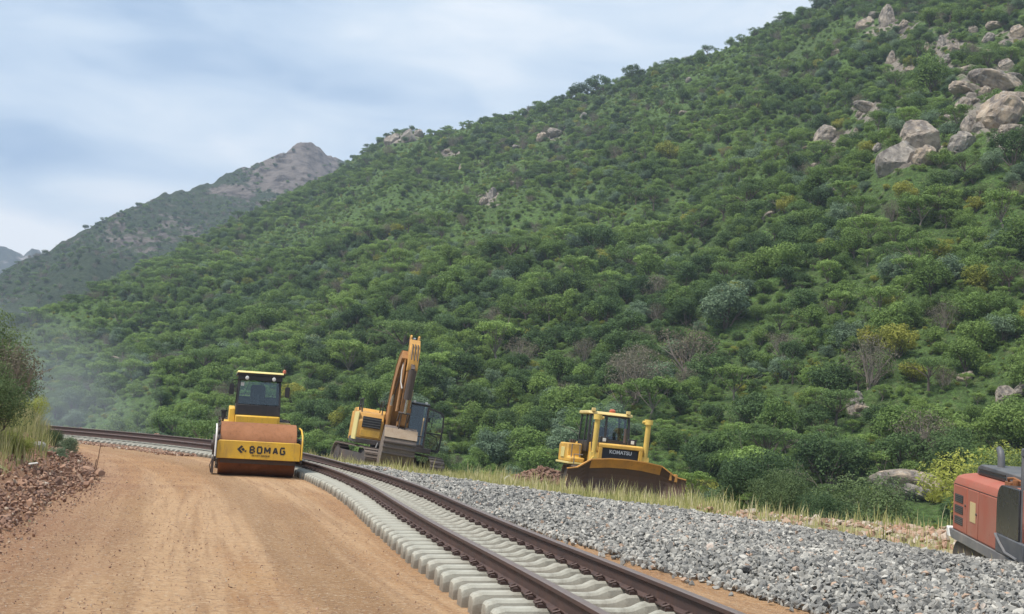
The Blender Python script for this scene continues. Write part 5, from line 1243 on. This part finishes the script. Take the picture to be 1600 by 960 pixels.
    m = MB(); m.prism([(a, b + .012) for a, b in top] + [(a + .02, b - .03) for a, b in top][::-1], 'x', -.44, .18); m.build('boom_top_plate', M['catbrown'], bo)
    m = MB()
    for sx in (-1, 1): m.prism([(-.5, 1.3), (-1.15, 1.3), (-1.2, 1.75), (-.95, 2.15), (-.65, 2.1)], 'x', sx * .27, sx * .34)
    m.build('boom_bracket', M['dark'], R, .01)
    for sx in (-1, 1):
        m = MB(); a, b = np.array((sx * .36, -1.55, 1.45)), np.array((sx * .36, -1.95, 3.7)); mid = a + (b - a) * .62; m.cyl(a, mid, .085, n=14); m.cyl(a + (0, -.08, 0), a + (0, .08, 0), .11, n=12); cy_ = m.build('boom_cylinder', M['catbrown'], R, smooth=True)
        m = MB(); m.cyl(mid, b, .05, n=12); m.build('piston_rod', M['chrome'], cy_, smooth=True)
    m = MB(); a, b = np.array((0, -1.25, 4.35)), np.array((0, -2.75, 5.95)); mid = a + (b - a) * .6; m.cyl(a, mid, .09, n=14); sc_ = m.build('stick_cylinder', M['dark'], bo, smooth=True)
    m = MB(); m.cyl(mid, b, .05, n=12); m.build('piston_rod', M['chrome'], sc_, smooth=True)
    # stick: head above the boom pivot, arm hanging down in front
    m = MB(); m.prism([(-3.72, 4.45), (-3.45, 2.0), (-3.2, 1.9), (-3.15, 2.1), (-3.25, 4.45)], 'x', -.18, .18); st = m.build('stick', M['catbrown'], R, .02)
    m = MB(); m.prism([(-2.85, 5.75), (-3.15, 5.85), (-3.62, 5.35), (-3.77, 4.6), (-3.74, 4.40), (-3.24, 4.40), (-3.2, 5.1)], 'x', -.20, .20); m.build('stick_ears', M['cat'], st, .02)
    m = MB()
    for sx in (-1, 1): m.prism([(-2.72, 5.72), (-2.72, 6.0), (-2.84, 6.08), (-2.96, 6.0), (-3.0, 5.72)], 'x', sx * .12, sx * .19)
    m.build('stick_ears', M['cat'], st, .01)
    m = MB(); a, b = np.array((0, -3.98, 4.45)), np.array((0, -3.75, 2.55)); mid = a + (b - a) * .68; m.cyl(a, mid, .15, n=14); m.prism([(-3.6, 4.3), (-3.98, 4.35), (-4.05, 4.5), (-3.7, 4.75)], 'x', -.07, .07); bc = m.build('bucket_cylinder', M['dark'], st, smooth=True)
    m = MB(); m.cyl(mid, b, .055, n=12); m.build('piston_rod', M['chrome'], bc, smooth=True)
    m = MB()
    for sx in (-1, 1): m.bar((sx * .2, -3.75, 2.55), (sx * .2, -3.4, 2.2), .04, .10); m.bar((sx * .12, -3.75, 2.55), (sx * .12, -3.55, 1.75), .04, .10)
    m.cyl((-.24, -3.75, 2.55), (.24, -3.75, 2.55), .05, n=10); m.build('bucket_link', M['dark'], st, .005)
    m = MB(); m.box(-.30, -.26, -3.5, -3.0, 2.6, 4.9, rot=rotm(rx=-.05)); m.build('stick_side_wear_plate', M['catbrown'], st)
    hm = MB()
    for sx in (-.10, .0, .1): hm.tube([(sx, -1.25, 4.3), (sx * 1.5, -1.9, 5.05), (sx * 1.3, -2.9, 5.7), (sx, -3.5, 5.6), (sx * 1.2, -3.9, 4.9)], .022, 6)
    hm.tube([(-.3, -1.6, 2.8), (-.32, -2.1, 3.6), (-.28, -2.7, 4.4), (-.1, -3.2, 4.9)], .022, 6); hm.build('hydraulic_hoses', M['hose'], bo, smooth=True)
    hm = MB(); hm.tube([(-.28, -3.0, 4.9), (-.34, -3.3, 4.4), (-.32, -3.45, 3.9), (-.26, -3.7, 3.6)], .028, 6); hm.tube([(.26, -1.7, 3.1), (.3, -2.3, 3.8), (.28, -2.9, 4.5)], .02, 6); hm.build('pale_hoses', M['hosepale'], bo, smooth=True)
    # bucket curled under the stick, its back towards the camera
    prof = [(-3.30, 1.95), (-3.62, 1.80), (-3.86, 1.45), (-3.92, 1.0), (-3.75, .58), (-3.35, .30), (-2.85, .24), (-2.40, .40)]
    inn = [(-3.30, 1.88), (-3.57, 1.74), (-3.79, 1.42), (-3.84, 1.0), (-3.69, .63), (-3.33, .37), (-2.87, .31), (-2.42, .45)]
    m = MB(); m.prism(prof + inn[::-1], 'x', -.58, .58); bk = m.build('bucket', M['track'], R, .01)
    m = MB()
    for sx in (-1, 1): m.prism(prof + [(-2.6, 1.2)], 'x', sx * .581, sx * .62)
    m.build('bucket_side', M['track'], bk, .008)
    m = MB(); m.prism([(-3.62, 1.83), (-3.84, 1.52), (-3.885, 1.50), (-3.67, 1.86)], 'x', -.63, .63); m.build('bucket_top_band', M['buckettop'], bk, .006)
    m = MB()
    for zz_ in (1.32, 1.12, .90): m.box(-.63, .63, -3.96, -3.87, zz_ - .03, zz_ + .03)
    m.build('bucket_ribs', M['dark'], bk, .006)
    for k in range(5):
        x = -.48 + k * .24; m = MB(); m.prism([(-2.5, .33), (-2.45, .5), (-2.1, .62), (-2.12, .56)], 'x', x - .06, x + .06); m.build('tooth', M['dark'], bk, .005)
    m = MB(); m.tube([(-.55, -1.55, 1.5), (-.7, -1.9, .9), (-.85, -2.2, .25)], .03, 6); m.tube([(-.35, -1.6, 1.4), (-.42, -1.9, .9), (-.5, -2.2, .4)], .03, 6); m.tube([(-.85, -2.2, .7), (-.6, -1.95, .65), (-.3, -1.9, .7)], .025, 6); m.build('step_ladder', M['grey'], R, smooth=True)
    for o in R.children_recursive:
        if o.type == 'MESH' and o.name.split('.')[0] in ('boom', 'boom_top_plate', 'stick', 'stick_ears', 'stick_cylinder', 'piston_rod', 'bucket_cylinder', 'stick_side_wear_plate', 'hydraulic_hoses', 'pale_hoses', 'boom_cylinder', 'bucket_link'):
            for v in o.data.vertices:
                if v.co.z > 1.9: v.co.z = 1.9 + (v.co.z - 1.9) * .87
M['buckettop'] = paint('bucket_worn_band', (.34, .26, .18), .6, .6)
M['doorglass'] = glass('door_glass', (.80, .88, .86), .93)
excavator()

# ------------------------------------------------------------------ bulldozer
def bulldozer():
    P = at(945, 780, 42.5); z = -.62
    R = empty('bulldozer', (P[0], P[1], z), (0, math.radians(2.6), math.radians(9)))
    tag(R, 'yellow bulldozer with raised lift cylinders and a wide dark blade standing in the grass', 'bulldozer')
    for sx in (-1, 1): crawler('crawler_track', R, sx * 1.02, .56, -1.55, 2.05, 1.0, 38)
    m = MB(); m.box(-.75, .75, -1.3, 1.9, .45, 1.05); m.build('chassis', M['dark'], R, .03)
    # hood with grille
    m = MB(); m.prism([(-1.50, 1.05), (-1.50, 1.78), (-1.42, 1.85), (.30, 1.90), (.30, 1.05)], 'x', -.72, .72); hd = m.build('hood', M['dozer'], R, .03)
    m = MB(); m.box(-.66, .66, -1.56, -1.503, 1.10, 1.74); m.build('grille', M['black'], hd, .01)
    m = MB(); m.prism([(-1.66, 1.75), (-1.66, 1.86), (-1.58, 1.91), (-1.35, 1.91), (-1.35, 1.83), (-1.50, 1.75)], 'x', -.80, .80)
    for sx in (-1, 1): m.box(sx * .665, sx * .80, -1.66, -1.48, 1.08, 1.748)
    m.build('radiator_guard', M['dozer'], hd, .015)
    text('lettering', 'KOMATSU', .175, M['inkwhite'], hd, (.02, -1.565, 1.62), (PI / 2, 0, 0), sx=1.0, bold=.005)
    for sx in (-1, 1):
        a = np.array((sx * .93, -1.50, 1.32)); b = np.array((sx * .93, -1.62, 2.72)); m = MB(); m.cyl(a + (b - a) * .08, b, .095, n=18); m.cyl(b - (0, 0, .02), b + (0, 0, .16), .15, n=18); m.cyl(b + (-.09, 0, .06), b + (.22 * -sx, 0, .06), .05, n=10)
        m.cyl((sx * .93, -1.50, 1.30), (sx * .93, -1.70, 1.30), .11, n=14); m.box(sx * .93 - .13, sx * .93 + .13, -1.60, -1.40, 1.28, 1.55); lc = m.build('lift_cylinder', M['liftyellow'], R, smooth=True)
        m = MB(); m.cyl(a + (0, -.02, .05), (sx * .93, -2.25, .72), .05, n=12); m.build('piston_rod', M['chrome'], lc, smooth=True)
        m = MB(); m.tube([(sx * 1.04, -1.55, 2.6), (sx * 1.06, -1.5, 2.0), (sx * 1.0, -1.45, 1.5)], .022, 6); m.build('hose', M['hose'], lc, smooth=True)
        m = MB(); m.prism([(-1.55, 1.1), (-1.35, 1.1), (-1.35, 1.62), (-1.55, 1.62)], 'x', sx * .73, sx * .84); m.build('cylinder_bracket', M['bladeorange'], R, .01)
    for sx in (-.52, .52):
        m = MB(); m.box(sx - .15, sx + .15, -1.2, -1.0, 1.91, 2.13); hl = m.build('headlight', M['black'], R, .015)
        m = MB(); m.box(sx - .06, sx + .06, -1.215, -1.198, 1.96, 2.08); m.build('lens', M['lamp'], hl, .005)
    # cab
    x0, x1, ya, yb, za, zb = -.78, .78, .25, 1.75, 1.55, 2.92; cb = MB()
    for (px, py, qx, qy) in ((x0, ya, x0 + .05, ya + .1), (x1, ya, x1 - .05, ya + .1), (x0, yb, x0 + .05, yb), (x1, yb, x1 - .05, yb), (x0, .85, x0 + .05, .88), (x1, .85, x1 - .05, .88), (-.14, ya, -.12, ya + .1)): cb.bar((px, py, za), (qx, qy, zb), .08, .08)
    cb.box(x0, x1, ya, ya + .05, za, 2.05); cb.box(x0 - .02, x0 + .03, ya, yb, za, 1.95); cb.box(x1 - .03, x1 + .02, ya, yb, za, 1.95); cb.box(x0, x1, yb - .04, yb, za, 2.2)
    cb.bar((x0 + .05, ya + .1, zb), (x1 - .05, ya + .1, zb), .09, .09); cab_ = cb.build('cab', M['black'], R, .012)
    m = MB(); m.prism([(ya - .03, zb + .02), (yb + .12, zb + .02), (yb + .08, zb + .14), (ya + .05, zb + .13)], 'x', x0 - .06, x1 + .06); m.build('roof', M['dozerroof'], cab_, .03)
    m = MB(); m.add([(x0 + .1, ya + .05, 2.07), (-.17, ya + .05, 2.07), (-.15, ya + .12, zb - .05), (x0 + .12, ya + .12, zb - .05)], [(0, 1, 2, 3)]); m.add([(-.09, ya + .05, 2.07), (x1 - .1, ya + .05, 2.07), (x1 - .12, ya + .12, zb - .05), (-.08, ya + .12, zb - .05)], [(0, 1, 2, 3)]); m.build('windscreen', M['glass'], cab_)
    for x in (x0, x1):
        m = MB(); k = .03 if x < 0 else -.03; m.add([(x, ya + .1, 1.98), (x, .80, 1.98), (x + k, .84, zb - .05), (x + k, ya + .16, zb - .05)], [(0, 1, 2, 3)]); m.add([(x, .92, 1.98), (x, yb - .06, 1.98), (x + k, yb - .06, zb - .05), (x + k, .94, zb - .05)], [(0, 1, 2, 3)]); m.build('side_window', M['glass'], cab_)
    m = MB(); m.prism(rounded(-.28, .28, 1.65, 1.85, .05), 'y', .9, 1.4); m.prism(rounded(-.26, .26, 1.88, 2.5, .1), 'y', 1.35, 1.47); m.build('seat', M['seat'], cab_, .02)
    m = MB(); m.lathe([(0, .12), (.08, .12), (.13, .07), (.14, 0)], (.12, .55, zb + .13), 'z', 16); m.build('beacon', M['beacon'], cab_, smooth=True)
    for sx in (-.66, .66):
        m = MB(); m.box(sx - .07, sx + .07, .2, .32, zb + .12, zb + .24); m.build('roof_light', M['dozerroof'], cab_, .01)
    # rear tank and fenders
    for sx in (-1, 1):
        m = MB(); m.prism([(.35, 1.10), (2.5, 1.10), (2.5, 1.72), (2.3, 1.80), (.95, 1.80), (.95, 1.28), (.35, 1.28)], 'x', sx * .80, sx * 1.36); fd = m.build('fender_tank', M['dozer'], R, .05)
        m = MB(); m.box(sx * .80, sx * 1.42, .3, 2.6, 1.03, 1.10); m.box(sx * 1.365, sx * 1.39, 1.35, 1.95, 1.25, 1.62); m.build('fender_edge', M['roof_yellow'], fd, .01)
    m = MB(); m.prism([(1.76, 1.1), (2.55, 1.1), (2.45, 1.85), (1.76, 1.9)], 'x', -.78, .78); m.build('fuel_tank', M['dozer'], R, .05)
    m = MB()
    for q in (0, 1, 2): m.cyl((-1.15 + q * .12, 1.5 + q * .2, 1.8), (-1.15 + q * .12, 1.5 + q * .2, 1.93), .05, n=10)
    m.build('tank_fittings', M['dark'], R, .005)
    m = MB(); m.tube([(-1.3, .45, 1.28), (-1.3, .42, 1.75), (-1.0, .42, 1.75), (-1.0, .4, 1.3)], .02, 6); m.tube([(-1.3, -.1, 1.05), (-1.32, -.12, 1.4), (-1.0, -.12, 1.4)], .02, 6); m.build('grab_rail', M['grey'], R, smooth=True)
    m = MB(); m.cyl((.42, -.5, 1.98), (.42, -.5, 2.5), .06, n=12); m.build('exhaust_pipe', M['dark'], R, smooth=True)
    # blade: concave centre with two wings swept forward
    def station(x, yoff, top):   # closed concave profile
        zs = np.linspace(.02, top, 9); f = [yoff - .30 * (2 * (zz_ - .02) / (1.3) - 1) ** 2 + .30 for zz_ in zs]
        return [(x, yy, zz_) for yy, zz_ in zip(f, zs)], [(x, yy + .07, zz_) for yy, zz_ in zip(f, zs)][::-1]
    xs = [-2.10, -1.75, -1.25, -.6, 0, .6, 1.25, 1.75, 2.10]; yo = [-3.05, -2.92, -2.62, -2.62, -2.62, -2.62, -2.62, -2.92, -3.05]; tp = [.92, .98, 1.30, 1.38, 1.40, 1.38, 1.30, .98, .92]
    def sheet(name, z_from, mat, proud, par, xs_=None):
        m = MB(); V = []; n = 0; sel = range(len(xs)) if xs_ is None else xs_
        for i in sel:
            zs = np.linspace(z_from(tp[i]), tp[i] if name != 'blade' else tp[i] - .0, 9); n = 18
            f = [yo[i] + .27 - .30 * (2 * (zz_ - .02) / 1.3 - 1) ** 2 for zz_ in zs]
            V += [(xs[i], yy - proud, zz_) for yy, zz_ in zip(f, zs)] + [(xs[i], yy + .06 if name == 'blade' else yy - .002, zz_) for yy, zz_ in zip(f, zs)][::-1]
        F = []; k = len(list(sel))
        for i in range(k - 1):
            for j in range(n): F.append((i * n + j, i * n + (j + 1) % n, (i + 1) * n + (j + 1) % n, (i + 1) * n + j))
        F += [tuple(range(n)), tuple((k - 1) * n + j for j in range(n))]; m.add(V, F); return m.build(name, mat, par)
    bl = sheet('blade', lambda t: .02, M['blade'], 0., R)
    sheet('blade_top_guard', lambda t: t - .30, M['bladeorange'], .02, bl, [2, 3, 4, 5, 6])
    sheet('blade_cutting_edge', lambda t: .0, M['dark'], .0, bl) if False else None
    m = MB()
    P_ = [(xs[i], yo[i] + .27 - .30 * (2 * (tp[i] - .02) / 1.3 - 1) ** 2 + .02, tp[i] + .012) for i in range(9)]
    for a, b in zip(P_[:-1], P_[1:]): m.bar(a, b, .11, .035)
    m.build('blade_rim', M['bladeorange'], bl)
    m = MB(); m.box(-1.28, 1.28, -2.68, -2.60, -.03, .16); m.bar((-1.28, -2.64, .06), (-2.1, -3.08, .06), .06, .2); m.bar((1.28, -2.64, .06), (2.1, -3.08, .06), .06, .2); m.build('cutting_edge', M['dark'], bl, .005)
    for sx in (-1, 1):
        m = MB(); m.bar((sx * 1.45, -2.35, .45), (sx * 1.38, .3, .45), .16, .24); m.bar((sx * 1.42, -1.4, .6), (sx * 1.3, -2.45, 1.15), .09, .09); m.build('push_arm', M['bladeorange'], R, .02)
    m = MB(); m.box(1.55, 1.62, -2.68, -2.45, .86, 1.12); m.box(1.72, 1.80, -2.75, -2.5, .82, 1.08); m.build('blade_lugs', M['bladeorange'], bl, .005)
M['dozerroof'] = paint('dozer_roof', (.72, .55, .22), .5, .3)
M['liftyellow'] = paint('lift_cylinder_yellow', (.72, .50, .12), .45, .3)
bulldozer()

# ------------------------------------------------------------------ red machine at the right edge (an excavator's upper body)
def red_machine():
    a = at(1484, 836, 20.5); b = at(1571, 884, 16.9)
    d = b - a; Ln = np.linalg.norm(d); yaw = math.atan2(d[1], d[0])
    R = empty('red_excavator', tuple(a)); M3 = Vector(d).normalized(); up = Vector((0, 0, 1)); side = up.cross(M3).normalized(); up2 = M3.cross(side)
    R.rotation_euler = Matrix((M3, side, up2)).transposed().to_euler()      # local x along the side towards the camera, local +y away from the track
    tag(R, 'faded red tracked excavator with black vents cut off by the right edge of the picture', 'excavator')
    HT = 1.12
    # body side as a rounded box: cross-section in (y,z), lofted with a rounded rear end
    def sec(x, ins, zt, ch=.16):
        y0, y1 = ins, 2.55 - ins
        return [(x, y0, .14), (x, y0, zt - ch * 1.15), (x, y0 + ch * .35, zt - ch * .45), (x, y0 + ch * 1.0, zt - .03), (x, y0 + ch * 2.2, zt), (x, y1 - ch * 2.2, zt), (x, y1 - ch, zt - .03), (x, y1, zt - ch), (x, y1, .14)]
    st = [(-.10, .35, HT - .12), (-.06, .18, HT - .05), (.06, .06, HT - .01), (.22, .0, HT), (1.2, .0, HT), (2.2, .0, HT), (3.0, .0, HT + .0), (3.72, .0, HT)]
    V = []; [V.extend(sec(*s)) for s in st]; n = 9; F = []
    for i in range(len(st) - 1):
        for j in range(n): F.append((i * n + j, i * n + (j + 1) % n, (i + 1) * n + (j + 1) % n, (i + 1) * n + j))
    F += [tuple(range(n)), tuple((len(st) - 1) * n + j for j in range(n))]
    m = MB(); m.add(V, F); bd = m.build('body', M['red'], R, .01)
    # seams, side doors
    m = MB()
    for x in (.30, 1.28, 2.02): m.box(x - .006, x + .006, -.004, .05, .15, HT - .19)
    m.box(.3, 3.2, -.004, .05, HT - .20, HT - .19); m.build('panel_seams', M['ink'], bd)
    m = MB(); m.box(.32, 1.265, -.012, .02, .16, HT - .21); dr = m.build('vent_door', M['red'], bd, .008)
    for k in range(3):
        z0 = .24 + k * .185 + .02
        m = MB(); m.box(.40, 1.0, -.018, .0, z0, z0 + .135); v = m.build('vent', M['ink'], dr, .006)
        m = MB()
        for q in range(4): m.box(.42, .98, -.024, -.016, z0 + .018 + q * .032, z0 + .026 + q * .032)
        m.build('vent_bars', M['lid'], v)
    m = MB(); m.box(1.30, 2.0, -.012, .02, .16, HT - .21); m.build('engine_door', M['red'], bd, .008)
    m = MB(); m.box(2.04, 3.10, -.010, .02, .16, HT - .21); m.build('pump_door', M['red'], bd, .008)
    m = MB(); m.box(1.50, 1.86, -.018, -.011, .40, .72); m.build('yellow_sticker', M['cream'], bd)
    m = MB(); m.cyl((1.18, -.03, .62), (1.18, .0, .62), .02, n=8); m.cyl((1.93, -.03, .55), (1.93, .0, .55), .02, n=8); m.build('door_latch', M['dark'], bd)
    # grey deck rim with its white corner
    m = MB(); m.prism([(-.04, .12), (.25, -.02), (5.6, -.02), (5.6, .138), (-.04, .138)], 'y', -.03, 2.58); m.build('deck_rim', M['grey'], R, .01)
    m = MB(); m.prism([(-.06, .16), (-.07, .05), (.02, -.01), (.16, -.01), (.08, .139), (-.02, .142)], 'y', -.045, .3); m.build('white_corner', M['white'], R, .01)
    # dark opening with rounded top at the near end
    m = MB(); m.prism(rounded(3.16, 4.35, .42, HT + .02, .30, 6, (0, 0, 0, 1)), 'y', -.022, .6); m.build('dark_side_window', M['darkpane'], R, .01)
    m = MB(); m.prism([(3.16, .14), (4.6, .14), (4.6, .42), (3.16, .42)], 'y', -.03, .6); m.build('lower_grey_panel', M['lid'], R, .02)
    m = MB(); m.tube([(3.2, -.04, .40), (3.5, -.05, .30), (3.8, -.05, .2), (4.4, -.05, .18)], .02, 6); m.build('hose', M['grey'], R, smooth=True)
    m = MB(); m.prism([(3.73, .14), (5.4, .14), (5.4, HT + .1), (3.9, HT + .02), (3.73, HT - .05)], 'y', .02, 2.5); m.build('front_body', M['red'], R, .04)
    # cab at the near end, out of frame but for its rear post
    cb = MB()
    for x in (4.35, 5.9):
        for y in (.05, 1.0): cb.bar((x, y, .14), (x, y, 1.62), .09, .09)
    cb.box(4.3, 5.95, .0, 1.05, 1.6, 1.72); cb.box(4.32, 5.9, .02, .07, .14, .7); cb.box(4.33, 4.38, .06, 1.0, .14, .75); cb.box(5.86, 5.92, .06, 1.0, .14, .7); c_ = cb.build('cab', M['lid'], R, .02)
    m = MB(); m.add([(4.4, .05, .72), (5.85, .05, .72), (5.85, .05, 1.58), (4.4, .05, 1.58)], [(0, 1, 2, 3)]); m.build('side_window', M['glass'], c_)
    # raised grey hood cover with louvres, exhaust, fittings
    m = MB(); m.prism([(.55, HT + .002), (.60, HT + .13), (.8, HT + .18), (3.3, HT + .15), (3.4, HT + .002)], 'y', .30, 1.75); lid = m.build('hood_cover', M['lid'], R, .02)
    m = MB()
    for q in range(2): m.box(.72, 2.4, .285, .305, HT + .035 + q * .05, HT + .058 + q * .05)
    m.build('louvres', M['ink'], lid)
    m = MB(); m.tube([(1.3, .5, HT + .1), (1.3, .5, HT + .34), (1.25, .5, HT + .42), (1.16, .5, HT + .47)], [.06, .058, .055, .05], 16); m.build('exhaust_pipe', M['lid'], lid, smooth=True)
    m = MB(); m.cyl((2.9, .9, HT + .14), (2.9, .9, HT + .22), .04, n=12); m.build('filler_cap', M['white'], lid, smooth=True)
    m = MB(); m.box(2.95, 3.25, .14, .36, HT - .01, HT + .05); m.tube([(3.0, .2, HT + .02), (3.1, .15, HT + .1), (3.3, .18, HT + .12), (3.5, .3, HT + .05)], .02, 6); m.cyl((3.35, .2, HT), (3.35, .2, HT + .1), .05, n=10); m.build('rusty_hinge_fittings', M['rust'], R, .005)
    # crawler gear below (mostly hidden by the bank of stones)
    t0 = empty('undercarriage', (2.4, 1.3, -.93)); t0.parent = R; t0.rotation_euler = (0, 0, PI / 2)
    for sx in (-1, 1):
        m = MB(); r = .45; y0, y1 = -2.3, 2.3
        pf = [(y0 + r + r * math.cos(a), r + r * math.sin(a)) for a in np.linspace(PI / 2, 1.5 * PI, 10)] + [(y1 - r + r * math.cos(a), r + r * math.sin(a)) for a in np.linspace(-PI / 2, PI / 2, 10)]
        m.prism(pf, 'x', sx * 1.0 - .28, sx * 1.0 + .28)
        for k in range(26): yy = y0 + .3 + k * (y1 - y0 - .6) / 25; m.box(sx - .28, sx + .28, yy - .015, yy + .015, 2 * r - .005, 2 * r + .03)
        m.build('crawler_track', M['tyre'], t0, .01)
    m = MB(); m.box(-.9, .9, -.8, .8, .3, .75); m.cyl((0, 0, .7), (0, 0, .94), .6, n=24); m.build('slew_ring', M['dark'], t0, .02)
M['darkpane'] = paint('dark_pane', (.03, .032, .037), .25, .15, (.12, .12, .12))
red_machine()

# ------------------------------------------------------------------ stakes and the small bundle
def stake(px, py, D, h, lean, lab, cap=False):
    P = at(px, py, D); z = ground_z(P[0], P[1])[0]; R = empty('stake', (P[0], P[1], z), (0, lean, 0)); tag(R, lab, 'stake', 'stakes in the rubble')
    m = MB(); m.tube([(0, 0, -.1), (.006, 0, h * .5), (0, 0, h)], .009, 8); m.build('rod', M['stake'], R, smooth=True)
    if cap: m = MB(); m.prism(rounded(-.08, .08, -.015, .015, .012), 'y', -.012, .012); c = m.build('pale_tip', M['white'], R, .008); c.location = (0, 0, h); c.rotation_euler = (0, .2, 0)
    else: m = MB(); m.bar((-.025, .0, h * .1), (-.03, 0, h * .5), .016, .016); m.build('backing_stick', M['stake'], R)
stake(147, 751, 26.3, .74, .10, 'thin rusty stake standing at the road edge at the right end of the rubble')
stake(61, 778, 19.8, .42, -.38, 'leaning dark stake with a pale tip in the rubble on the left', True)
def bundle():
    P = at(794, 752, 42.5); z = ground_z(P[0], P[1])[0]; me = rock_mesh(260, 3, (.75, .5, 1.0)); me.materials.clear(); me.materials.append(paint('pale_green_sack', (.42, .50, .16), .7, .3, (.2, .22, .1)))
    R = empty('sack', (P[0], P[1], z - .02)); tag(R, 'small pale green and white sack in the grass left of the bulldozer', 'sack')
    o = link('cloth', me, R); o.location = (0, 0, .22); o.scale = (.18,) * 3
    m = MB(); m.tube([(-.14, -.08, .2), (-.1, -.09, .42), (.02, -.08, .50), (.12, -.06, .40), (.14, -.05, .25)], .03, 8); m.build('white_edge', M['white'], R, smooth=True)
bundle()

# ------------------------------------------------------------------ air
m = bpy.data.materials.new('haze'); m.use_nodes = True; nt = m.node_tree; nt.nodes.clear()
pv = nt.nodes.new('ShaderNodeVolumePrincipled'); pv.inputs['Color'].default_value = (.62, .74, .92, 1); pv.inputs['Density'].default_value = .00035; pv.inputs['Anisotropy'].default_value = .0
mo = nt.nodes.new('ShaderNodeOutputMaterial'); nt.links.new(pv.outputs[0], mo.inputs['Volume'])
P = at(60, 608, 105)
dm = bpy.data.materials.new('dust'); dm.use_nodes = True; nt = dm.node_tree; nt.nodes.clear()
pv = nt.nodes.new('ShaderNodeVolumePrincipled'); pv.inputs['Color'].default_value = (.78, .84, .90, 1); pv.inputs['Density'].default_value = .0034
mo = nt.nodes.new('ShaderNodeOutputMaterial'); nt.links.new(pv.outputs[0], mo.inputs['Volume'])
bm = bmesh.new(); bmesh.ops.create_icosphere(bm, subdivisions=4, radius=1); me = bpy.data.meshes.new('dust_cloud'); bm.to_mesh(me); bm.free(); me.materials.append(dm)
for dx, dy, dz, sx, sy, sz in ((0, 0, 0, 9, 24, 7), (-3, 6, -1.5, 7, 20, 5), (4, -4, -3, 6, 18, 3.6), (-5, 2, 1.5, 8, 22, 7)):
    o = link('dust_cloud', me); o.location = (P[0] + dx, P[1] + dy, P[2] + dz); o.scale = (sx, sy, sz); tag(o, 'thin pale dust hanging over the valley at the far left', kind='stuff')
b = MB(); b.box(-2050, 2050, -2050, 2050, -10, 330); hz = b.build('haze', m); tag(hz, 'thin bluish air between the camera and the mountains', kind='stuff')
